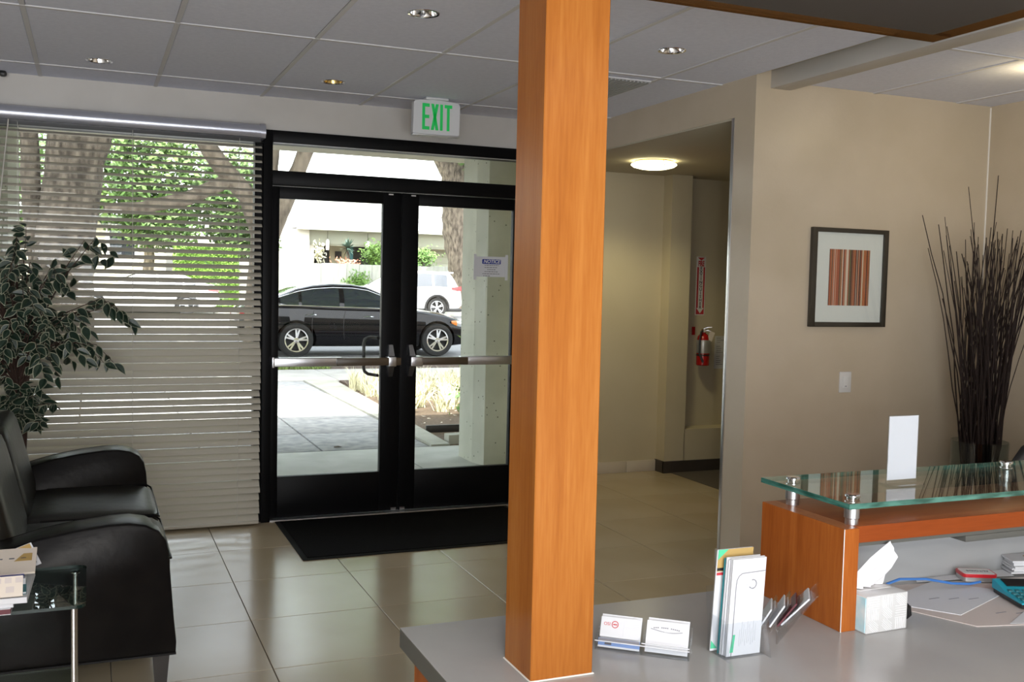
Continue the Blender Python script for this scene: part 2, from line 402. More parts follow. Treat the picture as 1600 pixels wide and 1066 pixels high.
# vent slot panel behind the pillar
# ceiling right of the beam, a little lower
RZ = 2.645
rx = [3.44, 4.01, 4.62, 5.23, 5.9]; ry = [-1.6, -.3, 1.0, 2.24, 3.48, 4.47]
for i in range(4):
    for j in range(5):
        if j < 1: continue
        x0, x1, y0, y1 = rx[i]+.011, rx[i+1]-.011, ry[j]+.011, ry[j+1]-.011
        if x0 < 4.106 < x1 and y0 < 3.547 < y1: continue
        boxpart('ceiling_panel', 'ceiling_tile', ce, x0, x1, y0, y1, RZ+.002, RZ+.02)
tile_q = tile_with_hole(rx[1]+.011, rx[2]-.011, ry[4]+.011, ry[5]-.011, (4.22, 3.56, .058)); tile_q.mx = Matrix.Identity(4)
for v in tile_q.bm.verts: v.co.z += RZ+.002-2.671
tile_q.build('ceiling_panel', 'ceiling_tile', ce)
for x in rx[1:4]: boxpart('grid_bar', 'ceiling_grid', ce, x-.011, x+.011, -.3, 4.47, RZ-.003, RZ+.002)
for y in ry[2:5]: boxpart('grid_bar', 'ceiling_grid', ce, 3.44, 5.9, y-.011, y+.011, RZ-.004, RZ+.001)
# beam dropping from the ceiling towards the corner of the wall
bm_ = boxpart('trim_1', 'front_wall_paint', None, 3.312, 3.44, -1.7, WY+.01, 2.607, 2.70, bev=.003); bm_['kind'] = 'structure'

# walls
wf = MB(); wf.box(-3.3, WX, 6.43, 6.56, 2.464, 2.70); wf.box(2.80, WX, 6.43, 6.56, 0, 2.464)
tag(wf.build('wall_front', 'front_wall_paint', smooth=0), None, None, kind='structure')
q = MB(); q.box(-3.3, -3.2, -4.2, 6.56, 0, 2.7); tag(q.build('wall_left', 'front_wall_paint', smooth=0), None, None, kind='structure')
q = MB(); q.box(-3.3, 6.6, -4.2, -4.1, 0, 2.7); tag(q.build('wall_back', 'front_wall_paint', smooth=0), None, None, kind='structure')
wr = struct('wall_right')
q = MB()
q.box(WX, 4.90, WY, 4.57, 0, 2.70)          # wall with the picture
q.box(WX, 3.34, 4.57, 4.65, 0, 2.70)        # jamb end
q.box(WX, 3.34, 4.65, 6.56, 2.472, 2.70)    # over the hall opening
q.build('wall_panel', 'wall_paint', wr, smooth=0)
ws_ = struct('wall_side')
boxpart('wall_panel', 'wall_paint', ws_, 4.88, 6.6, -4.2, WY+.12, 0, 2.70)
boxpart('corner_bead', 'caulk', ws_, 4.874, 4.884, WY-.006, WY+.004, 1.6, 2.64, bev=.002)
boxpart('metal_edge', 'brushed_steel', wr, (WX-.004, WX+.028, 4.632, 4.656, .1, 2.47), (WX-.002, WX+.12, 4.645, 4.658, .1, 2.47), bev=.002, label='brushed steel corner strip of the hall opening')
bb = struct('baseboard_right')
q = MB(); q.box(WX-.012, WX+.001, WY-.012, 4.660, 0, .098, bev=.002); q.box(WX-.012, WX+.10, 4.652, 4.664, 0, .098, bev=.002); q.build('end_tile', 'base_tile', bb)
for k in range(4): boxpart('base_tile', 'base_tile', bb, WX+.002+k*.42, WX+.418+k*.42, WY-.012, WY, 0, .098, bev=.002)
# hall
wh = struct('wall_hall')
q = MB(); q.box(WX, 4.387, 7.28, 7.40, 0, 2.50); q.build('far_panel', 'hall_paint', wh, smooth=0)
q = MB(); q.box(WX-.10, WX, 6.56, 7.40, 0, 2.55); q.build('side_panel', 'front_wall_paint', wh, smooth=0)
q = MB(); q.box(4.387, 4.58, 7.15, 7.50, 0, 2.50); q.build('column_panel', 'hall_paint', wh)
q = MB(); q.box(4.575, 6.6, 7.33, 7.50, 0, 2.50); q.box(4.575, 5.30, 7.15, 7.34, 0, .36); q.box(5.30, 6.6, 7.15, 7.34, 0, 2.5); q.build('niche_panel', 'hall_paint', wh)
q = MB(); q.box(6.5, 6.6, 4.57, 7.5, 0, 2.5); q.box(3.34, 6.6, 4.555, 4.65, 0, 2.5); q.build('near_panel', 'hall_paint', wh, smooth=0)
q = MB(); q.box(WX+.005, 6.6, 4.66, 7.45, 2.462, 2.52); q.build('soffit', 'ceiling_paint', wh, smooth=0)
bh = struct('baseboard_hall')
for k in range(4): boxpart('base_tile', 'base_tile', bh, WX+.01+k*.29, WX+.297+k*.29, 7.266, 7.281, 0, .093, bev=.002)
q = MB(); q.box(4.375, 4.389, 7.138, 7.281, 0, .098); q.box(4.375, 5.32, 7.136, 7.152, 0, .098); q.build('rubber_base', 'base_rubber', bh, label='dark rubber base along the niche wall')

# ================================================================== GLAZING
wi = struct('window_1')
q = MB(); q.box(-3.2, .99, 6.43, 6.54, 2.384, 2.464); q.box(-3.2, .99, 6.43, 6.54, 0, .05); q.build('window_frame', 'black_frame', wi)
boxpart('mullion', 'black_frame', wi, .99, 1.046, 6.40, 6.545, 0, 2.464, bev=.002)
boxpart('jamb', 'black_frame', wi, .945, .99, 6.45, 6.53, .05, 2.384)
boxpart('mullion', 'black_frame', wi, -1.60, -1.55, 6.43, 6.54, .05, 2.384)
boxpart('pane', 'window_glass', wi, -1.55, .945, 6.492, 6.496, .05, 2.384)
boxpart('pane', 'window_glass', wi, -3.2, -1.60, 6.492, 6.496, .05, 2.384)
w2 = struct('window_2')
q = MB(); q.box(1.046, 2.80, 6.40, 6.545, 2.390, 2.464, bev=.002); q.box(1.046, 2.80, 6.41, 6.545, 2.130, 2.218, bev=.002); q.build('window_frame', 'black_frame', w2)
boxpart('jamb', 'black_frame', w2, 2.755, 2.80, 6.40, 6.545, 0, 2.39)
boxpart('glazing_bead', 'aluminium', w2, 1.05, 2.75, 6.398, 6.402, 2.384, 2.388)
boxpart('pane', 'window_glass', w2, 1.046, 2.755, 6.492, 6.496, 2.218, 2.39)
boxpart('threshold', 'aluminium', w2, 1.046, 2.80, 6.42, 6.54, 0, .007)
def door(name, x0, x1, gx0, gx1, hinge_left):
    d = struct(name)
    y0, y1 = 6.462, 6.508
    boxpart('stile', 'black_frame', d, x0, gx0, y0, y1, .010, 2.125, bev=.002); boxpart('stile', 'black_frame', d, gx1, x1, y0, y1, .010, 2.125, bev=.002)
    boxpart('rail', 'black_frame', d, gx0, gx1, y0, y1, 2.05, 2.125, bev=.002); boxpart('rail', 'black_frame', d, gx0, gx1, y0, y1, .010, .275, bev=.002)
    boxpart('pane', 'window_glass', d, gx0, gx1, 6.483, 6.487, .275, 2.05)
    sg = 1 if hinge_left else -1; xm = x1 if hinge_left else x0      # meeting side
    def rng(a, b): return (min(xm-sg*a, xm-sg*b), max(xm-sg*a, xm-sg*b))
    bar = boxpart('panic_bar', 'aluminium', d, *rng(.40, .845), 6.375, 6.43, .990, 1.047, bev=.006)
    a, b = rng(.095, .44) if hinge_left else rng(.125, .45)
    boxpart('push_pad', 'brown_pad', bar, a-(0 if hinge_left else .0), b+(.08 if hinge_left else 0), 6.365, 6.42, .993, 1.043, bev=.004)
    a, b = rng(.048, .10 if hinge_left else .13); boxpart('end_bracket', 'aluminium', bar, a, b, 6.36, 6.462, .985, 1.05, bev=.006)
    boxpart('end_cap', 'aluminium', bar, *rng(.835, .85), 6.37, 6.462, .985, 1.052, bev=.003)
    q = MB(); a, b = rng(.050, .090); c = (a+b)/2+sg*.004
    for s_ in (1, -1):
        q.loft([[(a, 6.40, 1.018+s_*.034), (b, 6.40, 1.018+s_*.034), (b, 6.462, 1.018+s_*.034), (a, 6.462, 1.018+s_*.034)], [(c-.013, 6.435, 1.018+s_*.105), (c+.013, 6.435, 1.018+s_*.105), (c+.013, 6.462, 1.018+s_*.105), (c-.013, 6.462, 1.018+s_*.105)]])
    q.build('latch_housing', 'aluminium', bar)
    # outside pull handle
    xh = xm-sg*.135; xi = xm-sg*.21
    if hinge_left:
        q = MB(); q.tube([(xh, 6.508, 1.165), (xh-.02, 6.56, 1.165), (xi+.03, 6.585, 1.163), (xi+.007, 6.59, 1.15), (xi, 6.59, 1.12), (xi, 6.59, .96), (xi+.007, 6.59, .935), (xi+.03, 6.585, .918), (xh-.02, 6.56, .915), (xh, 6.508, .915)], .011, 10)
        q.build('pull_handle', 'black_plastic', d, label='black outside pull handle')
    boxpart('top_pivot', 'aluminium', d, *rng(.06, .09), 6.455, 6.463, 2.108, 2.116)
    boxpart('bottom_rod', 'aluminium', d, *rng(.012, .045), 6.452, 6.463, .012, .03)
door('door_1', 1.05, 1.898, 1.10, 1.772, True)
door('door_2', 1.902, 2.75, 2.016, 2.70, False)
# open hall door seen almost edge-on behind the opening
d3 = struct('door_3', loc=(3.86, 5.42, 0), rz=math.atan2(.80, .60))
q = MB(); q.box(0, .80, -.022, .022, .012, 2.03, bev=.002); q.build('leaf', 'wood_desk', d3, local=True)
q = MB(); q.lathe([(.0, .022), (.026, .024), (.026, .03), (.011, .034), (.011, .05), (.026, .058), (.029, .07), (.022, .082), (0, .085)], (.06, 0, .93), 16, 'Y'); q.build('door_knob', 'brass', d3, local=True)

# ================================================================== BLINDS
bl = thing('venetian_blind', 'wide beige horizontal slat blind with silver valance covering the window', 'blind', (-1.1, 6.36, 0))
prof = [(6.30, 2.400), (6.286, 2.42), (6.284, 2.445), (6.294, 2.468), (6.316, 2.480), (6.42, 2.482), (6.42, 2.400)]
q = MB(); q.prism(prof, 'X', -3.15, .955); q.build('valance', 'valance', bl, label='silver rounded valance')
q = MB(); q.prism([(y-.004 if y < 6.35 else y, z+(.004 if z > 2.45 else -.004)) for y, z in prof], 'X', .955, .985); q.build('end_cap', 'valance', bl)
boxpart('head_rail', 'black_plastic', bl, -3.15, .965, 6.345, 6.40, 2.375, 2.402)
def slat_mesh(tilt):
    q = MB(); n = 5; secs = []
    top = []; bot = []
    for i in range(n):
        u = -.025+.05*i/(n-1); c = .0055*(1-(u/.025)**2)
        y = u*math.cos(tilt)-c*math.sin(tilt); z = u*math.sin(tilt)+c*math.cos(tilt); top.append((y, z)); bot.append((y+.0011*math.sin(tilt), z-.0011*math.cos(tilt)))
    q.prism(top+bot[::-1], 'X', -3.13-bl.location.x, .972-bl.location.x)
    return q.build('slat', 'slat', mesh_only=True, smooth=60)
slat_cache = {}
zz = 2.345; ns = 0
while zz > .05:
    tl = lerp(zz, [.05, .3, .66, .74, .80, .88, 1.0, 1.2, 1.35, 1.55, 2.0, 2.4], [46, 46, 45, 38, 36, 47, 54, 48, 39, 30, 23, 20])
    k = round(tl/2)
    if k not in slat_cache: slat_cache[k] = slat_mesh(math.radians(k*2))
    s_ = piece('slat', slat_cache[k], bl, Matrix.Translation((R.uniform(-.004, .004), 0, zz)) @ Matrix.Rotation(R.uniform(-.0012, .0012), 4, 'Y'))
    zz -= .0433; ns += 1
boxpart('bottom_rail', 'slat', bl, -3.13, .968, 6.338, 6.384, .012, .030, bev=.004)
for x in (-2.6, -2.0, -1.4, -.8, -.375, .229, .836):
    q = MB()
    for y in (6.333, 6.389): q.tube([(x, y, 2.39), (x+.001, y, 1.2), (x, y, .02)], .0011, 5)
    q.build('ladder_cord', 'cord', bl)
q = MB(); q.tube([(-.42, 6.325, 2.40), (-.47, 6.32, 1.9), (-.50, 6.318, 1.5)], .0035, 6); q.build('tilt_wand', 'cord', bl)

# ================================================================== CEILING FIXTURES
for (x, y, lab, mm) in LIGHTS:
    t = thing('downlight', lab, 'ceiling light', (x, y, 2.67), 0, 'recessed ceiling downlights')
    q = MB(); q.lathe([(.056, 2.672), (.058, 2.668), (.066, 2.667), (.068, 2.670), (.060, 2.676)], (x, y, 0), 32); q.build('trim_ring', 'chrome', t)
    q = MB(); q.lathe([(.057, 2.672), (.052, 2.70), (.040, 2.74), (.022, 2.765), (.0, 2.768)], (x, y, 0), 32); q.build('reflector', mm, t)
    q = MB(); q.lathe([(0, 2.712), (.014, 2.715), (.020, 2.728), (.014, 2.745), (.010, 2.765)], (x, y, 0), 14); q.build('bulb', 'white_plastic', t)
t = thing('downlight', 'glowing warm downlight in the lower ceiling right of the beam', 'ceiling light', (4.22, 3.56, RZ), 0, 'recessed ceiling downlights')
q = MB(); q.lathe([(.056, .002), (.058, -.002), (.068, -.003), (.070, .001), (.060, .006)], (4.22, 3.56, RZ), 32); q.build('trim_ring', 'chrome', t)
q = MB(); q.lathe([(0, .012), (.05, .012), (.056, .003)], (4.22, 3.56, RZ), 24); q.build('lens', 'downlight_glow', t)
light('glow_spot', 'POINT', (4.22, 3.56, RZ-.12), 2.2, (1, .80, .45), .05)
# dome light of the hall
DX, DY = 3.80, 6.46
t = thing('dome_light', 'glowing round frosted ceiling light in the hall opening', 'ceiling light', (DX, DY, 2.46))
q = MB(); q.lathe([(.05, 2.462), (.135, 2.462), (.14, 2.455), (.05, 2.452)], (DX, DY, 0), 28); q.build('base_plate', 'brass', t)
q = MB(); q.lathe([(.165, 2.440), (.168, 2.432), (.150, 2.418), (.10, 2.405), (.04, 2.399), (0, 2.398)], (DX, DY, 0), 36); q.build('glass_shade', 'dome_glass', t)
for a in (.5, 2.6, 4.7):
    q = MB(); q.tube([(DX+.13*math.cos(a), DY+.13*math.sin(a), 2.455), (DX+.158*math.cos(a), DY+.158*math.sin(a), 2.437), (DX+.152*math.cos(a), DY+.152*math.sin(a), 2.416)], .004, 6); q.build('clip', 'chrome', t)
light('hall_lamp', 'SPOT', (DX, DY, 2.36), 30, (1, .86, .46), .10, rot=(0, 0, 0), spot=math.radians(142))
# exit sign
EY = 5.95
t = thing('exit_sign', 'white EXIT sign with green letters hanging from the ceiling above the doors', 'exit sign', (1.957, EY, 2.67))
q = MB(); q.prism([(1.808+a, b) for a, b in [(.0, 2.452), (.012, 2.445), (.286, 2.445), (.298, 2.456), (.302, 2.63), (.294, 2.645), (.25, 2.652), (.15, 2.656), (.05, 2.652), (.012, 2.645), (.004, 2.635)]], 'Y', EY-.004, EY+.038)
q.build('housing', 'exit_white', t)
boxpart('canopy', 'exit_white', t, 1.885, 2.03, EY-.02, EY+.06, 2.655, 2.67, bev=.005)
q = MB(); q.tube([(1.957, EY+.016, 2.65), (1.957, EY+.016, 2.662)], .02, 10); q.build('stem', 'exit_white', t)
q = MB(); q.box(1.806, 2.112, EY-.007, EY+.04, 2.437, 2.449, bev=.005); q.build('bottom_lip', 'silver_label', t)
def letters(defs, m, parent, y, th=.003):
    for nm, polys in defs:
        q = MB()
        for p in polys: q.prism(p, 'Y', y-th, y)
        q.build(nm, m, parent, smooth=0)
Lz0, Lz1 = 2.474, 2.632; sw = .017
def rect(a, b, c, d): return [(a, c), (b, c), (b, d), (a, d)]
e0 = 1.866
letters([('letter_e', [rect(e0, e0+sw, Lz0, Lz1), rect(e0+sw, e0+.046, Lz1-.02, Lz1), rect(e0+sw, e0+.046, Lz0, Lz0+.02), rect(e0+sw, e0+.044, (Lz0+Lz1)/2-.010, (Lz0+Lz1)/2+.010)]),
         ('letter_x', [[(1.922, Lz0), (1.940, Lz0), (1.970, Lz1), (1.952, Lz1)]]), ('letter_x', [[(1.952, Lz0), (1.970, Lz0), (1.940, Lz1), (1.922, Lz1)]]),
         ('letter_i', [rect(1.980, 1.980+sw, Lz0, Lz1)]), ('letter_t', [rect(2.024, 2.041, Lz0, Lz1-.02), rect(2.008, 2.057, Lz1-.02, Lz1)])], 'exit_green', t, EY-.0042)
tag(boxpart('ceiling_sensor', 'black_plastic', None, -.47, -.43, 6.36, 6.40, 2.64, 2.672, bev=.012), 'tiny black sensor dot on the ceiling above the valance', 'sensor')
t = thing('air_vent', 'grey slotted air return panel in the ceiling behind the pillar', 'vent', (2.55, 5.10, 2.667))
q = MB(); q.box(2.255, 2.82, 4.85, 5.38, 2.660, 2.668); q.build('plate', 'ceiling_grid', t)
q = MB(); q.box(2.27, 2.83, 4.84, 5.40, 2.655, 2.6595); q.bm.free(); q.bm = bmesh.new()
sl = MB(); sl.box(-.004, .004, -.26, .26, 2.652, 2.660); slm = sl.build('vent_slat', 'grey_panel', mesh_only=True, smooth=0)
for k in range(24): piece('vent_slat', slm, t, Matrix.Translation((2.275+k*.0233-2.55, 5.115-5.10, -2.667)))
# hanging dark canopy over the desk
t = thing('hanging_canopy', 'dark panel with smoked brown rim hanging over the reception desk', 'canopy', (1.3, 1.6, 2.3))
RMX0, RMX1, RMY0, RMY1, RMW = -.2, 2.325, .55, 2.345, .070
for b_ in ((RMX0, RMX1, RMY1-RMW, RMY1), (RMX0, RMX1, RMY0, RMY0+RMW), (RMX0, RMX0+RMW, RMY0+RMW, RMY1-RMW), (RMX1-RMW, RMX1, RMY0+RMW, RMY1-RMW)):
    boxpart('rim', 'smoked_acrylic', t, *b_, 2.300, 2.309, bev=.001)
boxpart('panel', 'panel_grey', t, RMX0+RMW, RMX1-RMW, RMY0+RMW, RMY1-RMW, 2.2995, 2.335, bev=.001)
for x, y in ((.2, 1.5), (2.0, 1.5), (.2, .8), (2.0, .8)):
    q = MB(); q.tube([(x, y, 2.34), (x, y, 2.668)], .006, 8); q.build('rod', 'chrome', t)

# ================================================================== RECEPTION DESK AND PILLAR
DZ = .75
t = thing('reception_desk', 'grey laminate desk top on an orange wood base with raised wood ledge', 'desk', (1.6, 1.6, 0))
q = MB(); q.prism([(.661, 2.21), (4.2, 2.23), (4.2, 1.2), (1.1, .6), (.661, .6)], 'Z', DZ-.002, DZ); q.build('desk_top', 'laminate', t)
q = MB(); q.prism([(.661, 2.21), (4.2, 2.23), (4.2, 1.2), (1.1, .6), (.661, .6)], 'Z', DZ-.045, DZ-.002); q.build('edge_band', 'laminate_edge', t)
q = MB(); q.prism([(.69, 2.185), (4.2, 2.2), (4.2, 2.12), (.78, 2.12), (.78, .7), (.69, .7)], 'Z', 0, DZ-.045); q.build('base_panel', 'wood_desk', t)
PX = 1.627
q = MB(); q.box(PX, PX+.045, 1.843, 2.157, DZ, .996, bev=.0012, seg=1); q.build('end_panel', 'wood_desk', t)
boxpart('edge_line', 'caulk', t, PX-.0004, PX+.0012, 1.8424, 1.8436, DZ, .996)
boxpart('ledge', 'wood_ledge', t, PX+.045, 4.2, 1.862, 2.157, .956, .996, bev=.001)
boxpart('ledge_front', 'wood_dark', t, PX+.045, 4.2, 1.858, 1.862, .956, .996)
boxpart('back_panel', 'grey_panel', t, PX+.045, 4.2, 2.12, 2.15, DZ, .956)
boxpart('under_trim', 'laminate_edge', t, PX+.045, 4.2, 1.862, 1.90, .946, .956)
t2 = thing('task_light', 'slim dark light fixture under the wooden ledge', 'light', (2.4, 1.92, .94))
boxpart('body', 'laminate_edge', t2, 2.03, 3.1, 1.862, 1.99, .928, .9455, bev=.004)
boxpart('bracket', 'caulk', t2, 2.052, 2.058, 1.868, 1.90, .930, .9455)
# glass ledge on stand-offs
gs = thing('glass_shelf', 'green edged clear glass shelf on chrome stand-offs above the ledge', 'shelf', (2.2, 2.0, 1.05))
GZ0, GZ1 = 1.045, 1.058
q = MB(); q.box(PX+.002, 4.2, 1.832, 2.168, GZ0, GZ1, bev=0); 
for f in q.bm.faces: f.material_index = 0 if abs(f.normal.z) > .5 else 1
q.build('glass_plate', ['shelf_glass', 'glass_edge'], gs, smooth=0)
for x, y in ((1.683, 1.884), (1.683, 2.105), (2.46, 2.125), (2.46, 1.90), (3.3, 2.125), (3.3, 1.90)):
    so = MB(); so.lathe([(0, .9962), (.016, .9962), (.016, 1.010), (.0185, 1.012), (.0185, 1.0445), (0, 1.0445)], (x, y, 0), 20)
    o = so.build('standoff', 'aluminium', gs)
    cp_ = MB(); cp_.lathe([(0, 1.0585), (.014, 1.0585), (.014, 1.062), (.0185, 1.063), (.0185, 1.0665), (.016, 1.069), (0, 1.069)], (x, y, 0), 20); cp_.build('cap', 'chrome', o)
# wooden pillar
t = thing('wooden_pillar', 'square orange wood pillar standing on the desk top up to the ceiling', 'pillar', (.888, 1.884, DZ))
q = MB(); q.box(.818, .958, 1.815, 1.953, DZ+.0005, 2.664, bev=.002, seg=1); q.build('shaft', 'wood_pillar', t)
q = MB(); q.box(.815, .961, 1.812, 1.956, DZ+.0002, DZ+.003, bev=.001, seg=1); q.build('caulk_line', 'caulk', t)

# ================================================================== THINGS ON THE GLASS AND THE DESK
# acrylic sign holder on the glass
ang = .02
t = thing('sign_holder', 'clear acrylic T stand with a blank white card on the glass shelf', 'sign holder', (1.935, 1.99, GZ1), ang)
z0 = GZ1+.001
q = MB(); q.prism([(-.055, -.022), (-.04, -.04), (.04, -.04), (.058, -.02), (.058, .02), (.04, .04), (-.04, .04), (-.055, .022)], 'Z', .0005, .004); q.build('foot', 'clear_acrylic', t, local=True)
q = MB(); q.box(-.051, .051, -.004, -.0015, .004, .180, bev=.0006, seg=1); q.box(-.051, .051, .0015, .004, .004, .180, bev=.0006, seg=1); q.build('sleeve', 'clear_acrylic', t, local=True)
q = MB(); q.box(-.049, .049, -.0008, .0008, .012, .177); q.build('insert_card', 'white_paper', t, local=True)
# brochure holder
t = thing('brochure_holder', 'clear acrylic stand full of tall white leaflets on the desk', 'brochure holder', (1.318, 1.80, DZ), -.02)
def lean(y0, dy, x0, x1, z0, z1, th, mi=0, q=None, sk=0):
    q = q or MB(); q.mi = mi
    q.loft([[(x0, y0, z0), (x1, y0, z0), (x1, y0+th, z0), (x0, y0+th, z0)], [(x0+sk, y0+dy, z1), (x1+sk, y0+dy, z1), (x1+sk, y0+dy+th, z1), (x0+sk, y0+dy+th, z1)]]); return q
for x in (-.055, .050):
    q = MB(); q.loft([[(x, -.035, .0005), (x, .055, .0005), (x+.0025, .055, .0005), (x+.0025, -.035, .0005)], [(x, -.012, .085), (x, .048, .085), (x+.0025, .048, .085), (x+.0025, -.012, .085)]]); q.build('side_wall', 'clear_acrylic', t, local=True)
lean(-.014, .010, -.053, .050, .004, .075, .002).build('front_wall', 'clear_acrylic', t, local=True)
lean(.050, .016, -.053, .050, .0005, .14, .002).build('back_wall', 'clear_acrylic', t, local=True)
q = MB(); q.box(-.053, .05, -.014, .052, .0005, .003); q.build('floor_plate', 'clear_acrylic', t, local=True)
brl = thing('brochure', 'front white leaflet with a pale rounded panel and ring emblem', 'brochure', (1.318, 1.80, DZ), -.02, 'leaflets in the acrylic holder')
FT = .028
lean(-.008, FT, -.046, .041, .004, .208, .004, sk=.030).build('cover', 'white_paper', brl, local=True)
SKM = Matrix(((1, .030/.206, 0, 0), (0, 1, 0, 0), (0, 0, 1, 0), (0, 0, 0, 1)))
fmx = W[brl] @ frame_mx((-.046, -.0085, .004), (1, 0, 0), (0, FT, .204)) @ SKM
def onleaf(u, v, lift=.0006): return fmx @ Vector((u, v, lift))
def leaf_poly(pts, m, name, lift0=.0002, lift1=.0008):
    q = MB(); q.loft([[fmx @ Vector((a, b, lift0)) for a, b in pts], [fmx @ Vector((a, b, lift1)) for a, b in pts]]); return q.build(name, m, brl, smooth=0)
mat('pale_print', (.66, .67, .70), .5)
def strip(a, b, c, d, w_): return [(a, b), (c, d), (c+w_, d), (a+w_, b)]
# thin outline of the rounded panel
out = [(.012, .0), (.012, .15), (.0135, .162), (.018, .170), (.026, .175), (.087, .177)]
for (a, b), (c, d) in zip(out, out[1:]):
    dx, dy = c-a, d-b; l = math.hypot(dx, dy); nx, ny = -dy/l*.0008, dx/l*.0008
    leaf_poly([(a-nx, b-ny), (c-nx, d-ny), (c+nx, d+ny), (a+nx, b+ny)], 'grey_print', 'panel_line')
ring = []
def arc(cx, cy, r0, r1, a0, a1, n=14): return [(cx+r0*math.cos(a0+(a1-a0)*i/n), cy+r0*math.sin(a0+(a1-a0)*i/n)) for i in range(n+1)] + [(cx+r1*math.cos(a1-(a1-a0)*i/n), cy+r1*math.sin(a1-(a1-a0)*i/n)) for i in range(n+1)]
leaf_poly(arc(.055, .150, .0085, .0105, -2.6, 1.9), 'grey_print', 'emblem'); leaf_poly(arc(.052, .147, .0045, .006, -1.5, 3.0), 'pale_print', 'emblem'); leaf_poly(arc(.050, .150, .0080, .0095, 2.6, 5.0), 'pale_print', 'emblem')
leaf_poly([(.008, .008), (.016, .008), (.019, .045), (.012, .045)], 'green_print', 'corner_print')
for k in range(9): leaf_poly([(.03+k*.005, .02+.004*(k % 3)), (.031+k*.005, .02+.004*(k % 3)), (.031+k*.005, .055+.01*((k*2) % 3)), (.03+k*.005, .055+.01*((k*2) % 3))], 'pale_print', 'print_line')
specs = [(-.002, .000, .209, 'white_paper', 'second white leaflet tucked behind the front one'), (.004, -.003, .205, 'pale_print', 'third leaflet with a greyish edge in the acrylic stand'), (.010, -.004, .209, 'white_paper', 'fourth white leaflet in the acrylic stand'), (.017, -.006, .206, 'teal_print', 'thin teal edged leaflet in the acrylic stand')]
for y, dx, zt, m, lab in specs:
    o = thing('brochure', lab, 'brochure', (1.318, 1.80, DZ), -.02, 'leaflets in the acrylic holder')
    lean(y, FT, -.046+dx, .041+dx, .004, zt, .0014 if m == 'teal_print' else .0035, sk=.030).build('cover', m, o, local=True)
o = thing('brochure', 'rearmost leaflet with green corner and ochre picture at its top', 'brochure', (1.318, 1.80, DZ), -.02, 'leaflets in the acrylic holder')
bx0, bx1 = -.062, .030
lean(.030, FT, bx0, bx1, .006, .222, .003, sk=.030).build('cover', 'white_paper', o, local=True)
bmx = W[o] @ frame_mx((bx0, .0295, .006), (1, 0, 0), (0, FT, .216)) @ SKM
def bpoly(pts, m, name, l1=.0008):
    q = MB(); q.loft([[bmx @ Vector((a, b, .0002)) for a, b in pts], [bmx @ Vector((a, b, l1)) for a, b in pts]]); q.build(name, m, o, smooth=0)
bpoly([(.0, .170), (.092, .170), (.092, .2175), (.0, .2175)], 'ochre_print', 'picture'); bpoly([(0, .196), (0, .2175), (.026, .2175)], 'green_print', 'green_corner', .0012)
bpoly([(0, .162), (.092, .162), (.092, .168), (0, .168)], 'red_print', 'red_band', .001); bpoly([(0, .172), (.02, .172), (.02, .178), (0, .178)], 'black_plastic', 'dark_band', .0012); bpoly([(0, .005), (0, .022), (.016, .005)], 'green_print', 'green_corner', .0012)
# two-slot business card holder
cdir = Vector((.77, -.64, 0)).normalized(); ca = math.atan2(cdir.y, cdir.x)
t = thing('card_holder', 'clear two-slot acrylic holder with business cards beside the pillar', 'card holder', (1.118, 1.885, DZ), ca)
for x in (-.104, -.0015, .101):
    q = MB(); q.loft([[(x, -.018, .0005), (x, .035, .0005), (x+.003, .035, .0005), (x+.003, -.018, .0005)], [(x, -.016, .022), (x, .030, .040), (x+.003, .030, .040), (x+.003, -.016, .022)]]); q.build('divider', 'clear_acrylic', t, local=True)
q = MB(); q.box(-.104, .104, -.018, .035, .0004, .0030); q.build('base_plate', 'clear_acrylic', t, local=True)
q = MB(); q.box(-.104, .104, -.018, -.0155, .003, .022, bev=.0008, seg=1); q.build('front_lip', 'clear_acrylic', t, local=True)
q = MB(); q.box(-.104, .104, -.0195, -.0175, .0205, .0225); q.box(.0, .104, -.0195, -.0175, .0265, .0285); q.build('lip_edge', 'pale_print', t, local=True)
lean(.024, .014, -.104, .104, .003, .055, .002).build('back_wall', 'clear_acrylic', t, local=True)
def cards(x0, x1, name, lab, front, n=1):
    o = thing('business_card', lab, 'business card', (1.118, 1.885, DZ), ca, 'cards in the acrylic holder')
    return o
LN = .030
def card_plane(y): return frame_mx((0, y, .006), (1, 0, 0), (0, LN, .06))
def card(lab, y, x0, x1, v0, v1, m, rounded=0, th=.0012):
    o = thing('business_card', lab, 'business card', (1.118, 1.885, DZ), ca, 'cards in the acrylic holder')
    cm = W[o] @ card_plane(y); r = rounded
    pts = [(x0, v0), (x1-r, v0)] + [(x1-r+r*math.sin(a), v0+r-r*math.cos(a)) for a in (.4, .8, 1.2)]*(1 if r else 0) + [(x1, v0+r), (x1, v1-r)] + [(x1-r+r*math.cos(a), v1-r+r*math.sin(a)) for a in (.4, .8, 1.2)]*(1 if r else 0) + [(x1-r, v1), (x0, v1)]
    q = MB(); q.loft([[cm @ Vector((a, b, -th)) for a, b in pts], [cm @ Vector((a, b, 0)) for a, b in pts]]); q.build('paper', m, o, smooth=0)
    def pr(name, pts, mm, l=.0006):
        q = MB(); q.loft([[cm @ Vector((a, b, .0001)) for a, b in pts], [cm @ Vector((a, b, l)) for a, b in pts]]); q.build(name, mm, o, smooth=0)
    return o, cm, pr
def rc(a, b, c, d): return [(a, b), (c, b), (c, d), (a, d)]
o, cm, P_ = card('white rounded card with red ring logo, nearest the pillar', -.004, -.098, -.008, .020, .064, 'white_paper', .008)
lx = -.066
P_('logo_ring', arc(lx, .048, .0062, .0078, 0, 2*PI, 24), 'red_print'); P_('logo_bar', rc(lx-.0045, .0468, lx+.0045, .0492), 'red_print')
ux = cm.to_3x3() @ Vector((1, 0, 0)); uy = cm.to_3x3() @ Vector((0, 1, 0))
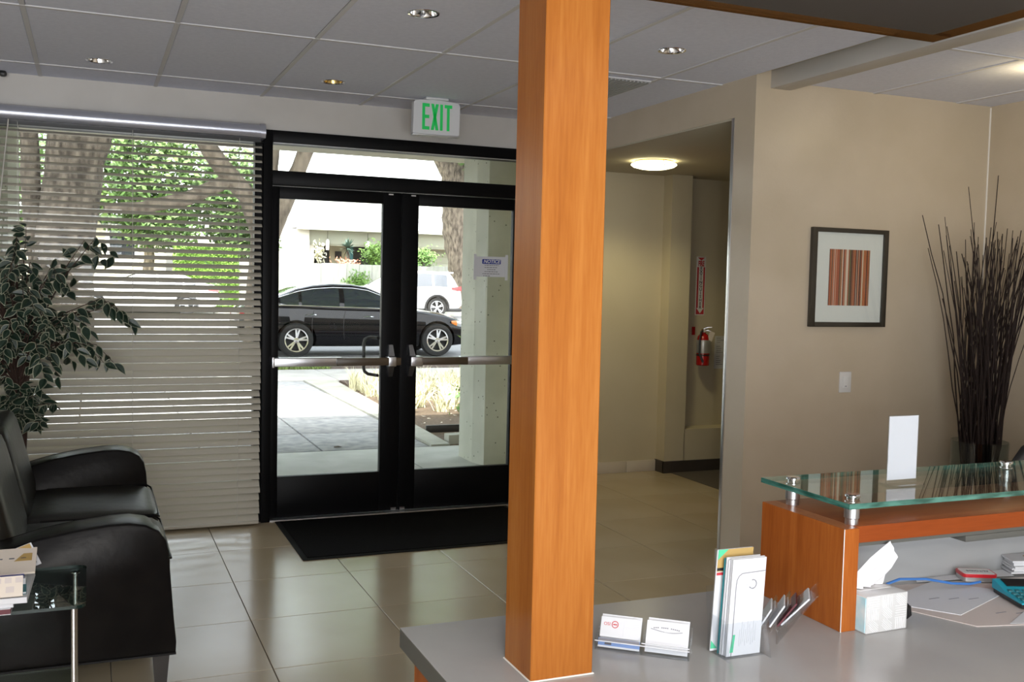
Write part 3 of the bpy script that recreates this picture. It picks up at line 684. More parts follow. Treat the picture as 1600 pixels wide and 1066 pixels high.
text('lettering', 'OSI', .010, 'red_print', o, cm @ Vector((lx-.018, .048, .0003)), ux, uy, .0002)
P_('fold_line', rc(-.046, .022, -.0456, .062), 'pale_print')
for k, (a, b) in enumerate(((.0, .018), (.004, .018), (-.012, .016), (-.010, .017))): P_('print_line', rc(-.030+a-.0, .052-k*.004, -.030+b, .0528-k*.004), 'pale_print')
o, cm, P_ = card('blue photo card standing low in the front of the left slot', -.0095, -.099, -.006, .000, .019, 'card_blue')
P_('picture', rc(-.098, .011, -.007, .0185), 'grey_print'); P_('picture', rc(-.084, .005, -.069, .010), 'dark_print'); P_('white_edge', rc(-.099, -.001, -.006, .003), 'white_paper')
o, cm, P_ = card('white card with curved grey print in the right slot', -.006, .005, .098, .000, .068, 'white_paper')
ux = cm.to_3x3() @ Vector((1, 0, 0)); uy = cm.to_3x3() @ Vector((0, 1, 0))
for k in range(14):
    u = .020+k*.0042
    if k not in (3, 8): P_('print_mark', rc(u, .053-.0001*(k-6)**2/2, u+.0030, .0555-.0001*(k-6)**2/2), 'grey_print')
pts = [(.014+.07*i/12, .0475-.0035*math.sin(i/12*PI*1.2-.6)) for i in range(13)]
for (a, b), (c, d) in zip(pts, pts[1:]): P_('swoosh', [(a, b), (c, d), (c, d+.0014), (a, b+.0014)], 'grey_print')
pts = [(.030+.062*i/12, .0445-.004*(i/12)**2) for i in range(13)]
for (a, b), (c, d) in zip(pts, pts[1:]): P_('swoosh', [(a, b), (c, d), (c, d+.001), (a, b+.001)], 'pale_print')
P_('print_line', rc(.034, .035, .060, .0362), 'pale_print')
for k, (x0, x1, lab) in enumerate(((-.098, -.008, 'spare white card behind the red logo card'), (.006, .097, 'spare white card behind the curved print card'))): card(lab, .006, x0, x1, .0, .066 if k == 0 else .070, 'white_paper')
# stepped card rack seen from its side
t = thing('card_rack', 'clear stepped acrylic card rack seen from its side beside the wood panel', 'card rack', (1.475, 1.86, DZ), -.66)
tiers = [(-.052, .025, -.018, .085), (-.030, .028, .012, .098), (-.014, .031, .040, .107), (-.008, .034, .072, .123)]
for k, (xb, zb_, xt, zt) in enumerate(tiers):
    q = MB(); q.loft([[(xb, -.05, zb_), (xb, .05, zb_), (xb+.003, .05, zb_-.002), (xb+.003, -.05, zb_-.002)], [(xt, -.05, zt), (xt, .05, zt), (xt+.003, .05, zt-.002), (xt+.003, -.05, zt-.002)]]); q.build('tier', 'clear_acrylic', t, local=True)
q = MB(); q.prism([(-.052, .0005), (-.012, .0005), (.072, .118), (-.052, .026)], 'Y', .048, .05); q.build('side_panel', 'clear_acrylic', t, local=True)
q = MB(); q.prism([(-.015, .0005), (-.012, .0005), (.072, .120), (.069, .120)], 'Y', -.05, .05); q.build('back_panel', 'clear_acrylic', t, local=True)
for k, m in enumerate(('pale_print', 'white_paper', 'maroon', 'white_paper')):
    xb, zb_, xt, zt = tiers[k]; f0, f1 = .08, .82
    p = lambda f, d: (xb+(xt-xb)*f-d, zb_+(zt-zb_)*f+d*.7)
    a, b = p(f0, .002), p(f1, .002); a2, b2 = p(f0, .005), p(f1, .005)
    o = thing('business_card', ['pale cards on the lowest tier of the stepped rack', 'white cards on the second tier of the stepped rack', 'dark red cards on the third tier of the stepped rack', 'white cards on the top tier of the stepped rack'][k], 'business card', (1.475, 1.86, DZ), -.66, 'card packs in the stepped rack')
    q = MB(); q.loft([[(a[0], -.044, a[1]), (a[0], .044, a[1]), (a2[0], .044, a2[1]), (a2[0], -.044, a2[1])], [(b[0], -.044, b[1]), (b[0], .044, b[1]), (b2[0], .044, b2[1]), (b2[0], -.044, b2[1])]]); q.build('pack', m, o, local=True)
# tissue box
t = thing('tissue_box', 'white cube tissue box with embossed stripes and pale blue end', 'tissue box', (1.736, 1.875, DZ), .03)
q = MB(); q.box(-.064, .064, -.062, .058, .0005, .090, bev=.0025); q.build('box', 'tissue_box', t, local=True)
q = MB(); q.box(-.0655, -.0635, -.060, .056, .003, .086, bev=.0008, seg=1); q.build('end_print', 'tissue_blue', t, local=True)
q = MB(); q.box(-.05, .05, -.02, .02, .0895, .0908); q.build('opening', 'white_plastic', t, local=True)
q = MB()
def relief(cx, cz, kind, n=6, s=.034):
    for i in range(n):
        o_ = (i-(n-1)/2)*s/n
        if kind == 'h': a, b = (cx-s/2, cz+o_), (cx+s/2, cz+o_)
        elif kind == 'v': a, b = (cx+o_, cz-s/2*.8), (cx+o_, cz+s/2*.8)
        elif kind == 'd': a, b = (cx-s*.45+max(0, o_), cz+s*.40+min(0, o_)), (cx+s*.45+min(0, o_), cz-s*.40+max(0, o_))
        else: a, b = (cx-s*.45+max(0, o_), cz-s*.40-min(0, o_)), (cx+s*.45+min(0, o_), cz+s*.40-max(0, o_))
        dx, dz = b[0]-a[0], b[1]-a[1]; l = math.hypot(dx, dz) or 1; nx, nz = -dz/l*.0011, dx/l*.0011
        pts = [(a[0]-nx, a[1]-nz), (b[0]-nx, b[1]-nz), (b[0]+nx, b[1]+nz), (a[0]+nx, a[1]+nz)]
        q.prism(pts, 'Y', -.0632, -.0615)
for i, row in enumerate((('h', 'v', 'd'), ('v', 'd', 'h'), ('d', 'd', 'v'))):
    for j, k in enumerate(row): relief(-.042+j*.042, .073-i*.028, k, 6, .034)
q.build('embossed_stripes', 'tissue_relief', t, local=True, smooth=0, kind='stuff')
ts = thing('tissue', 'white tissue pulled up out of the cube box', 'tissue', (1.736, 1.875, DZ+.09), .03)
def trow(cx, cz, hw, ay, dirx, dirz, wav, n=11, k=4, ph=0):
    out = []
    for i in range(n):
        u = i/(n-1)*2-1; out.append(Vector((cx+dirx*hw*u, ay+wav*math.sin((u+1)*PI/2*k+ph), cz+dirz*hw*u)))
    return out
q = MB()
q.loft([trow(-.030, .004, .026, -.012, .98, .05, .006), trow(-.036, .026, .030, -.018, .75, -.62, .006), trow(-.004, .052, .034, -.024, .60, -.78, .005), trow(.026, .074, .032, -.026, .56, -.80, .004), trow(.050, .094, .026, -.026, .50, -.84, .002)], False, False)
q.loft([trow(.050, .094, .026, -.026, .50, -.84, .002), trow(.058, .082, .024, -.016, .30, -.9, .002), trow(.052, .066, .020, -.004, .30, -.9, .002)], False, False)
q.build('upper_sheet', 'tissue', ts, local=True, smooth=40)
q = MB(); q.loft([trow(.046, .058, .018, -.002, .6, .5, .002), trow(.034, .030, .022, .0, .9, .1, .003), trow(.020, .002, .030, .004, 1, 0, .004)], False, False); q.build('lower_sheet', 'tissue', ts, local=True, smooth=50)
# claw clip behind the tissue box
t = thing('hair_claw', 'small black claw clip lying at the right of the tissue box', 'hair clip', (1.829, 1.872, DZ))
for s_ in (-1, 1):
    q = MB()
    for k in range(5):
        x = -.008+k*.006; q.tube([(1.829+x, 1.872, DZ+.046), (1.829+x+.004, 1.872+s_*.018, DZ+.034), (1.829+x+.006, 1.872+s_*.020, DZ+.016), (1.829+x+.002, 1.872+s_*.010, DZ+.003)], [.004, .003, .0025, .0015], 6)
    q.tube([(1.817, 1.872+s_*.017, DZ+.034), (1.850, 1.872+s_*.017, DZ+.034)], .0045, 6); q.build('jaw', 'black_plastic', t)
q = MB(); q.tube([(1.814, 1.872, DZ+.048), (1.846, 1.872, DZ+.048)], .0055, 8); q.build('spring', 'maroon', t)
# papers
def sheet(name, lab, pts, z0, z1, m, cat='paper', group='loose papers on the desk'):
    c = sum((Vector((a, b, 0)) for a, b in pts), Vector())/len(pts); o = thing(name, lab, cat, (c.x, c.y, z0), 0, group)
    q = MB(); q.prism(pts, 'Z', z0, z1); q.build('sheet', m, o, smooth=0); return o
e1 = sheet('envelope', 'large pale envelope lying lowest under the other papers', [(1.975, 1.765), (2.25, 1.70), (2.55, 2.02), (2.02, 2.095), (1.87, 1.985)], DZ+.0004, DZ+.0022, 'manila', 'envelope')
e2 = sheet('envelope', 'bluish white envelope on top of the pale one', [(1.880, 1.990), (2.0, 1.838), (2.28, 1.945), (2.16, 2.085)], DZ+.0026, DZ+.0042, 'white_paper', 'envelope')
e3 = sheet('paper_sheet', 'torn edged white sheet at the right end of the envelopes', [(2.06, 1.745), (2.4, 1.66), (2.5, 1.75), (2.25, 1.84)], DZ+.0046, DZ+.0054, 'white_paper')
e4 = sheet('paper_sheet', 'white sheet lying behind the red tin', [(2.10, 2.085), (2.42, 2.045), (2.44, 2.10), (2.12, 2.11)], DZ+.0058, DZ+.0064, 'white_paper')
for o_, (cx_, cy_, n_) in ((e2, (2.02, 1.96, 3)), (e1, (2.10, 1.82, 2))):
    q = MB()
    for k in range(n_): q.box(cx_+k*.05, cx_+k*.05+.035, cy_-k*.018, cy_-k*.018+.0035, DZ+(.0043 if o_ is e2 else .0023), DZ+(.0046 if o_ is e2 else .0026))
    q.build('handwriting', 'grey_print', o_, smooth=0)
st = thing('paper_stack', 'thick stack of folded white papers at the right desk edge', 'paper stack', (2.56, 2.08, DZ), 0, None)
for k in range(7):
    j = R.uniform(-.010, .010); q = MB(); q.prism([(2.425+j, 2.055+R.uniform(-.006, .006)), (2.70, 1.98), (2.76, 2.095), (2.455+j, 2.118)], 'Z', DZ+.007+k*.0055, DZ+.012+k*.0055); q.build('folded_sheet', 'white_paper', st, smooth=0)
q = MB(); q.tube([(2.478, 2.036, DZ+.007), (2.477, 2.034, DZ+.030), (2.48, 2.04, DZ+.0462), (2.50, 2.085, DZ+.0466)], .0012, 6); q.build('rubber_band', 'ochre_print', st)
# mint tin
t = thing('mint_tin', 'small rounded tin with white lid and red rim on the papers', 'tin', (2.285, 2.055, DZ+.0066), -.42)
def rrect(a, b, r, n=4):
    out = []
    for cx_, cy_, a0 in ((a-r, b-r, 0), (-a+r, b-r, PI/2), (-a+r, -b+r, PI), (a-r, -b+r, 1.5*PI)):
        out += [(cx_+r*math.cos(a0+PI/2*i/n), cy_+r*math.sin(a0+PI/2*i/n)) for i in range(n+1)]
    return out
q = MB(); q.prism(rrect(.046, .030, .010), 'Z', 0, .012); q.build('body', 'tin_metal', t, local=True)
q = MB(); q.prism(rrect(.0475, .0315, .011), 'Z', .012, .021); q.build('lid_rim', 'tin_red', t, local=True)
q = MB(); q.prism(rrect(.043, .027, .008), 'Z', .021, .0218); q.build('lid_panel', 'white_plastic', t, local=True)
m3 = W[t].to_3x3(); text('lettering', 'ALTOIDS', .0155, 'dark_print', t, W[t] @ Vector((.004, .002, .022)), m3 @ Vector((-1, 0, 0)), m3 @ Vector((0, -1, 0)), .0003, bold=.0002)
# calculator
t = thing('calculator', 'teal desk calculator with dark display at the right frame edge', 'calculator', (2.262, 1.868, DZ+.006), -1.93)
q = MB(); q.loft([[(x, y, z) for x, y in rrect(.075, .055, .012)] for z in (.0005, .010)]); q.build('base', 'black_plastic', t, local=True)
cs = []
for x in (-.075, -.05, -.01, .04, .075):
    zt = {-.075: .034, -.05: .030, -.01: .019, .04: .015, .075: .014}[x]; cs.append([(x, -.055, .010), (x, .055, .010), (x, .055, zt), (x, -.055, zt)])
q = MB(); q.loft(cs); q.build('shell', 'teal_plastic', t, local=True)
mxs = frame_mx((-.048, 0, .0305), (0, 1, 0), (-.025, 0, .006))
q = MB(); q.loft([[mxs @ Vector(p) for p in ((-.038, -.018, 0), (.038, -.018, 0), (.038, .018, 0), (-.038, .018, 0))], [mxs @ Vector(p) for p in ((-.038, -.018, .0022), (.038, -.018, .0022), (.038, .018, .0022), (-.038, .018, .0022))]]); q.build('display', 'black_plastic', t, local=True)
for i in range(4):
    for j in range(5):
        q = MB(); x = -.012+i*.022; q.box(x-.007, x+.007, -.046+j*.0195, -.032+j*.0195, .015, .0225-.001*i, bev=.002); q.build('key', 'teal_dark', t, local=True)
q = MB(); q.tube([(1.796, 1.93, DZ+.03), (1.84, 1.955, DZ+.055), (1.93, 1.975, DZ+.062), (2.03, 1.985, DZ+.050), (2.12, 1.985, DZ+.030), (2.185, 1.985, DZ+.022), (2.23, 1.99, DZ+.022)], .0035, 8)
tag(q.build('blue_cable', 'blue_cable'), 'blue cable arching from the tissue box to the calculator', 'cable')

# ================================================================== WALL PIECES
t = thing('framed_art', 'dark framed print of orange and brown stripes on the beige wall', 'picture', (3.872, WY, 1.62))
fx0, fx1, fz0, fz1 = 3.608, 4.136, 1.35, 1.892; yb, yf = WY-.001, WY-.024
for nm, b in (('frame_side', (fx0, fx0+.034, yf, yb, fz0, fz1)), ('frame_side', (fx1-.030, fx1, yf, yb, fz0, fz1)), ('frame_side', (fx0+.034, fx1-.030, yf, yb, fz1-.024, fz1)), ('frame_side', (fx0+.034, fx1-.030, yf, yb, fz0, fz0+.026))): boxpart(nm, 'frame_wood', t, *b, bev=.002)
boxpart('mat_board', 'mat_board', t, fx0+.034, fx1-.030, WY-.010, WY-.004, fz0+.026, fz1-.024)
cols = [('stripe_rust', (.40, .085, .03)), ('stripe_orange', (.50, .16, .055)), ('stripe_brown', (.12, .04, .02)), ('stripe_ochre', (.42, .26, .10)), ('stripe_cream', (.72, .60, .48)), ('stripe_green', (.12, .13, .05)), ('stripe_salmon', (.58, .24, .14))]
for n_, c in cols: mat(n_, c, .5)
RS = random.Random(3); x = 3.735; ax1 = 4.016; seq = [0, 3, 2, 6, 0, 1, 4, 0, 2, 3, 1, 5, 0, 4, 2, 6, 3, 0, 2, 1]
i = 0
while x < ax1-.001:
    wd = RS.choice([.003, .004, .005, .006, .008]); wd = min(wd, ax1-x)
    boxpart('stripe', cols[RS.choice(seq)][0], t, x, x+wd, WY-.0112, WY-.0098, 1.468, 1.777, smooth=0); x += wd; i += 1
boxpart('glazing', 'window_glass', t, fx0+.034, fx1-.030, WY-.0165, WY-.0155, fz0+.026, fz1-.024)
t = thing('light_switch', 'white rocker light switch under the framed print', 'switch', (3.884, WY, 1.04))
boxpart('plate', 'white_plastic', t, 3.843, 3.925, WY-.007, WY, .983, 1.099, bev=.003)
boxpart('rocker', 'mat_board', t, 3.866, 3.902, WY-.011, WY-.006, 1.008, 1.074, bev=.002)
boxpart('slider', 'grey_print', t, 3.879, 3.889, WY-.0125, WY-.0105, 1.016, 1.021)
# niche: extinguisher, sign, paper
NY = 7.33
k_ = NY/7.15
def nx(x): return x*k_
def nz(z): return EYE+(z-EYE)*k_
t = thing('extinguisher_sign', 'tall red and white FIRE EXTINGUISHER arrow sign on the niche wall', 'sign', (nx(4.684), NY, nz(1.56)))
sx0, sx1, sz0, sz1 = nx(4.640), nx(4.731), nz(1.315), nz(1.802)
boxpart('sign_plate', 'mat_board', t, sx0, sx1, NY-.004, NY-.001, sz0, sz1, bev=.001)
boxpart('red_field', 'red_print', t, sx0+.008, sx1-.008, NY-.0055, NY-.004, sz0+.008, nz(1.715), smooth=0)
sc_ = (sx0+sx1)/2
q = MB(); q.prism([(sx0+.012, sz1-.008), (sc_, sz1-.034), (sx1-.012, sz1-.008)], 'Y', NY-.0055, NY-.004); q.build('red_arrow', 'red_print', t, smooth=0)
q = MB(); q.prism([(sc_-.022, nz(1.72)), (sc_+.022, nz(1.72)), (sc_+.022, sz0+.062), (sc_+.036, sz0+.062), (sc_, sz0+.016), (sc_-.036, sz0+.062), (sc_-.022, sz0+.062)], 'Y', NY-.0068, NY-.0055); q.build('white_arrow', 'mat_board', t, smooth=0)
text('lettering', 'FIRE', .062, 'red_print', t, (sc_, NY-.0045, nz(1.742)), (1, 0, 0), (0, 0, 1), .0012, bold=.0022, sx=.52)
for i, ch in enumerate('EXTINGUISHER'):
    text('letter', ch, .036, 'dark_print', t, (sc_, NY-.0072, nz(1.706)-i*.0303), (1, 0, 0), (0, 0, 1), .0008, bold=.0012, sx=1.05)
t = thing('fire_extinguisher', 'red fire extinguisher hanging on the niche wall under its sign', 'fire extinguisher', (nx(4.678), NY-.075, nz(.89)))
ex, ey, ez = nx(4.684), NY-.078, nz(.902); hh = .265
q = MB(); q.lathe([(0, ez), (.050, ez), (.056, ez+.006), (.056, ez+hh-.05), (.050, ez+hh-.02), (.032, ez+hh), (.018, ez+hh+.008), (.018, ez+hh+.02), (0, ez+hh+.02)], (ex, ey, 0), 24); q.build('cylinder', 'extinguisher_red', t)
q = MB(); q.lathe([(.0565, ez+.105), (.0572, ez+.107), (.0572, ez+.215), (.0565, ez+.217)], (ex, ey, 0), 24); q.build('label_band', 'silver_label', t)
q = MB(); q.lathe([(.0565, ez+.082), (.0585, ez+.084), (.0585, ez+.094), (.0565, ez+.096)], (ex, ey, 0), 24); q.build('strap', 'black_plastic', t)
q = MB(); q.box(ex-.016, ex+.016, ey-.016, ey+.016, ez+hh+.018, ez+hh+.042, bev=.004); q.build('valve', 'brass', t)
q = MB(); q.tube([(ex-.005, ey, ez+hh+.045), (ex+.03, ey-.02, ez+hh+.06), (ex+.055, ey-.04, ez+hh+.062)], .006, 6); q.build('lever', 'brushed_steel', t)
q = MB(); q.tube([(ex-.005, ey, ez+hh+.030), (ex+.03, ey-.02, ez+hh+.033), (ex+.052, ey-.04, ez+hh+.025)], .005, 6); q.build('carry_handle', 'brushed_steel', t)
q = MB(); q.lathe([(0, -.02), (.014, -.02), (.014, -.012), (0, -.012)], (ex-.004, ey, ez+hh+.03), 14, 'Y'); q.build('gauge', 'white_plastic', t)
q = MB(); q.tube([(ex-.014, ey-.01, ez+hh+.03), (ex-.045, ey-.03, ez+hh+.02), (ex-.058, ey-.035, ez+hh-.03), (ex-.056, ey-.03, ez+.10), (ex-.030, ey-.050, ez+.03)], [.008]*4+[.011], 8); q.build('hose', 'black_plastic', t)
q = MB(); q.mx = frame_mx((ex+.045, ey-.05, ez+hh-.005), (.8, -.3, -.35), (.3, .1, .9)); q.box(-.022, .022, -.05, .03, -.0006, .0006); q.build('inspection_tag', 'manila', t)
q = MB(); q.box(ex-.072, ex-.042, NY-.012, NY-.001, ez+hh-.01, ez+hh+.06, bev=.003); q.build('wall_bracket', 'extinguisher_red', t)
t = thing('paper_notice', 'white printed notice taped to the niche wall right of the extinguisher', 'notice', (nx(4.92), NY, nz(1.0)))
px0, px1, pz0, pz1 = nx(4.846), nx(5.02), nz(.865), nz(1.142)
boxpart('sheet', 'white_paper', t, px0, px1, NY-.0025, NY-.001, pz0, pz1, smooth=0)
q = MB()
for k in range(14):
    if k in (3, 8): continue
    q.box(px0+.018, px0+.05+.10*R.random(), NY-.0032, NY-.0025, pz1-.022-k*.0175, pz1-.018-k*.0175)
q.build('print_lines', 'grey_print', t, smooth=0)
# notice on the right door glass
t = thing('door_notice', 'white NOTICE sheet with blue header taped to the right glass door', 'notice', (2.545, 6.482, 1.65))
y = 6.4815
boxpart('sheet', 'white_paper', t, 2.440, 2.652, y-.0012, y, 1.588, 1.727, smooth=0)
for x in (2.420, 2.652): boxpart('tape_strip', 'exit_white', t, x, x+.02, y-.0022, y-.001, 1.566, 1.742, smooth=0)
q = MB(); q.prism([(2.550+a, 1.6925+b) for a, b in rrect(.069, .0165, .006)], 'Y', y-.0022, y-.0012); q.build('blue_header', 'blue_print', t, smooth=0)
text('lettering', 'NOTICE', .0335, 'white_paper', t, (2.550, y-.0024, 1.6925), (1, 0, 0), (0, 0, 1), .0004, bold=.0009, shear=.25, sx=.98)
q = MB()
for k, (a, b) in enumerate(((-.05, .055), (-.05, .045), (-.03, .03), (-.05, .05), (-.065, .062), (-.06, -.01))):
    z = 1.667-k*.0145; x = 2.55+a
    while x < 2.55+b:
        l = R.uniform(.008, .02); q.box(x, min(x+l, 2.55+b), y-.0019, y-.0012, z-.002, z+.002); x += l+.004
q.build('print_lines', 'dark_print', t, smooth=0)

# ================================================================== FLOOR MAT
t = thing('floor_mat', 'large black entrance mat lying in front of the glass doors', 'mat', (1.85, 5.95, 0))
q = MB(); q.box(1.075, 2.66, 5.46, 6.385, .0005, .007, bev=.003); q.build('border', 'mat_rubber', t)
q = MB(); q.box(1.105, 2.63, 5.49, 6.36, .0068, .011, bev=.003); q.build('pile', 'mat_fibre', t)

# ================================================================== SOFA
SY0, SY1 = 3.80, 5.60
t = thing('sofa', 'black leather two-seat sofa with curved arms beside the blinds', 'sofa', (-.2, 4.7, 0))
armp = [(-.70, .17), (-.70, .46), (-.62, .51), (-.45, .555), (-.287, .595), (-.168, .628), (-.046, .650), (.06, .662), (.13, .663), (.185, .652), (.228, .628), (.252, .592), (.262, .54), (.268, .46), (.280, .30), (.289, .21), (.287, .17)]
def rounded_slab(prof, y0, y1, e=.013, n=3):
    """profile in XZ given a soft rounded edge on both sides"""
    cx_ = sum(p[0] for p in prof)/len(prof); cz_ = sum(p[1] for p in prof)/len(prof); secs = []
    hx = max(abs(p[0]-cx_) for p in prof); hz = max(abs(p[1]-cz_) for p in prof)
    def ins(d): return [(cx_+(p[0]-cx_)*(1-d/hx), cz_+(p[1]-cz_)*(1-d/hz)) for p in prof]
    for i in range(n+1):
        a = PI/2*i/n; secs.append((y0+e*(1-math.sin(a)), ins(e*(1-math.cos(PI/2-a)) if 0 else e*(1-math.sin(a))*1.0*(1-math.sin(a)) + e*(1-math.sin(a))*.0)))
    secs = [(y0, ins(e)), (y0+e*.3, ins(e*.3)), (y0+e, ins(0)), (y1-e, ins(0)), (y1-e*.3, ins(e*.3)), (y1, ins(e))]
    q = MB(); q.loft([[(p[0], y_, p[1]) for p in pr_] for y_, pr_ in secs]); return q
def piping(prof, y, r=.005):
    q = MB(); q.tube([(p[0], y, p[1]) for p in prof[2:-1]], r, 6); return q
for y0, y1 in ((SY0, SY0+.18), (SY1-.18, SY1)):
    o = rounded_slab(armp, y0, y1).build('arm', 'leather', t, smooth=50)
    for yy in (y0+.012, y1-.012):
        cx_ = -.2; q = MB(); q.tube([(-.2+(p[0]+.2)*.988, yy, .4+(p[1]-.4)*.982) for p in armp[2:-1]], .0055, 6); q.build('piping', 'leather', o, smooth=60)
q = MB(); q.box(-.66, .262, SY0+.17, SY1-.17, .17, .36, bev=.02); q.build('base', 'leather', t)
def cushion(x0, x1, y0, y1, z0, z1, bulge=.025, nx_=8, ny_=8):
    q = MB(); bm = q.bm
    r = bmesh.ops.create_cube(bm, size=2); bmesh.ops.subdivide_edges(bm, edges=bm.edges[:], cuts=7, use_grid_fill=True)
    for v in bm.verts:
        p = v.co.copy(); m = max(abs(p.x), abs(p.y), abs(p.z))
        e = .16
        s_ = Vector([math.copysign(min(abs(c), 1), c) for c in p])
        # superellipsoid-ish rounding
        l = (abs(p.x)**8+abs(p.y)**8+abs(p.z)**8)**(1/8); p = p/l*1.0
        top = (1-p.x*p.x)*(1-p.y*p.y)
        v.co = Vector(((x0+x1)/2+p.x*(x1-x0)/2, (y0+y1)/2+p.y*(y1-y0)/2, (z0+z1)/2+p.z*(z1-z0)/2+bulge*top*(1 if p.z > 0 else -.2)))
    return q
ym = (SY0+SY1)/2
for y0, y1 in ((SY0+.182, ym-.002), (ym+.002, SY1-.182)):
    o = cushion(-.34, .288, y0, y1, .34, .492, .022).build('seat_cushion', 'leather_seat', t, smooth=60)
    q = MB(); q.tube([(-.2, y0+.006, .482), (.26, y0+.006, .482), (.283, y0+.03, .470), (.283, y1-.03, .470), (.26, y1-.006, .482), (-.2, y1-.006, .482)], .005, 6); q.build('piping', 'leather', o, smooth=60)
    q = cushion(-.14, .10, y0, y1, -.22, .22, .0)
    rot = Matrix.Translation((-.37, 0, .67)) @ Matrix.Rotation(math.radians(-14), 4, 'Y')
    for v in q.bm.verts: v.co = rot @ Vector((v.co.x*.9, v.co.y, v.co.z))
    q.build('back_cushion', 'leather_seat', t, smooth=60)
q = MB(); q.prism([(-.72, .17), (-.52, .17), (-.52, .80), (-.60, .86), (-.70, .86), (-.76, .80)], 'Y', SY0+.02, SY1-.02); q.build('back', 'leather', t)
for x, y in ((.235, SY0+.05), (.235, SY1-.05), (-.64, SY0+.05), (-.64, SY1-.05)):
    q = MB(); q.loft([[(x-.028, y-.028, .175), (x+.032, y-.028, .175), (x+.032, y+.028, .175), (x-.028, y+.028, .175)], [(x-.016, y-.018, 0), (x+.018, y-.018, 0), (x+.018, y+.018, 0), (x-.016, y+.018, 0)]]); q.build('leg', 'dark_wood', t)
q = MB(); q.tube([(-.60, SY0+.002, .172), (.287, SY0+.002, .172)], .006, 6); q.build('welt', 'leather', t)

# ================================================================== SIDE TABLE WITH MAGAZINES
TX0, TX1, TY0, TY1, TZ = -.55, -.014, 3.262, 3.722, .55
t = thing('side_table', 'dark glass side table with thin chrome legs in front of the sofa arm', 'side table', ((TX0+TX1)/2, (TY0+TY1)/2, 0))
q = MB(); q.prism([((TX0+TX1)/2+a, (TY0+TY1)/2+b) for a, b in rrect((TX1-TX0)/2, (TY1-TY0)/2, .03, 5)], 'Z', TZ-.010, TZ)
for f in q.bm.faces:
    f.normal_update(); f.material_index = 0 if abs(f.normal.z) > .5 else 1
q.build('glass_top', ['table_glass', 'glass_edge_dark'], t, smooth=30)
q = MB(); q.prism([((TX0+TX1)/2+a, (TY0+TY1)/2+b) for a, b in rrect((TX1-TX0)/2-.03, (TY1-TY0)/2-.03, .02, 4)], 'Z', .20, .206); q.build('lower_shelf', ['table_glass'], t, smooth=30)
for x in (TX0+.04, TX1-.035):
    for y in (TY0+.03, TY1-.04):
        q = MB(); q.tube([(x, y, 0), (x, y, TZ-.0102)], .0075, 10); o = q.build('leg', 'brushed_steel', t)
        q = MB(); q.lathe([(0, TZ-.014), (.018, TZ-.014), (.018, TZ-.0102), (0, TZ-.0102)], (x, y, 0), 14); q.build('leg_pad', 'chrome', o)
bz = TZ+.0005
def mag(lab, x1, y0, dx, dy, h, cover, pages='white_paper', rz=0, cat='magazine', grp='magazines piled on the glass side table', deco=None):
    global bz
    o = thing('magazine', lab, cat, (x1-dx/2, y0+dy/2, bz), rz, grp)
    c = .0015
    q = MB(); q.box(-dx/2, dx/2, -dy/2, dy/2, c, h-c); q.build('pages', pages, o, local=True, smooth=0)
    q = MB(); q.box(-dx/2-.001, dx/2+.001, -dy/2-.001, dy/2+.001, 0, c); q.box(-dx/2-.001, dx/2+.001, -dy/2-.001, dy/2+.001, h-c, h); q.build('cover', cover, o, local=True, smooth=0)
    if deco: deco(o, dx, dy, h)
    bz += h+.0004
    return o
mag('maroon covered thick volume at the bottom of the pile', -.218, 3.235, .24, .30, .018, 'white_paper', 'maroon')
mag('white magazine second from the bottom of the pile', -.214, 3.240, .25, .29, .012, 'white_paper', 'pale_print', .02)
mag('glossy thick white magazine projecting furthest right in the pile', -.170, 3.238, .24, .29, .017, 'white_paper', 'white_paper', -.03)
mag('dark teal magazine in the middle of the pile', -.185, 3.26, .24, .28, .008, 'teal_print', 'pale_print', .05)
# tilted cream magazine leaning on the pile, then the ones behind
def leaning(lab, o_, ux, uy, wd, ht, m, deco=None, th=.006):
    o = thing('magazine', lab, 'magazine', o_, 0, 'magazines piled on the glass side table')
    fm = frame_mx(o_, ux, uy)
    q = MB(); q.mx = fm; q.box(0, wd, 0, ht, -th, 0); q.build('cover', m, o, smooth=0)
    def add(nm, mm, pts, l=.0006):
        q = MB(); q.mx = fm; q.prism(pts, 'Z', .0001, l); q.build(nm, mm, o, smooth=0)
    if deco: deco(add)
    return o
def d1(add):
    for k in range(5): add('print_block', 'manila', rc(.225-.028*k, .040, .243-.028*k, .056))
    add('picture', 'ochre_print', arc(.045, .026, .0, .024, 0, 2*PI, 12)); add('picture', 'maroon', arc(.04, .035, .0, .012, 0, 2*PI, 10))
    add('picture', 'cream_paper', rc(.11, .020, .13, .030)); add('print_block', 'manila', rc(.20, .012, .222, .03))
leaning('cream magazine with a brown picture leaning on the front of the pile', (-.43, 3.225, TZ+.056), (1, .0, .0), (0, .42, .8), .245, .060, 'cream_paper', d1)
boxo = mag('white paged magazine under the topmost cream one', -.186, 3.34, .26, .26, .018, 'white_paper', 'white_paper', .02)
mag('dark blue magazine high in the pile', -.187, 3.345, .25, .25, .008, 'blue_print', 'pale_print', -.02)
def d2(add):
    for k in range(7): add('print_block', 'dark_print', rc(.02+.033*k, .085, .035+.033*k, .091))
    add('picture', 'ochre_print', [(.20, .07), (.25, .07), (.25, .115), (.225, .115)])
leaning('topmost cream magazine with a row of dark print', (-.42, 3.36, bz+.004), (1, .0, 0), (0, .8, .22), .262, .15, 'cream_paper', d2)
o = leaning('curled picture page sticking out at the right of the pile', (-.195, 3.44, bz-.012), (.80, .2, .25), (-.2, .6, .5), .055, .09, 'pale_print', lambda add: (add('picture', 'ochre_print', [(.0, .05), (.05, .07), (.05, .088), (.0, .088)]), add('picture', 'dark_print', rc(.01, .01, .045, .03))), .002)

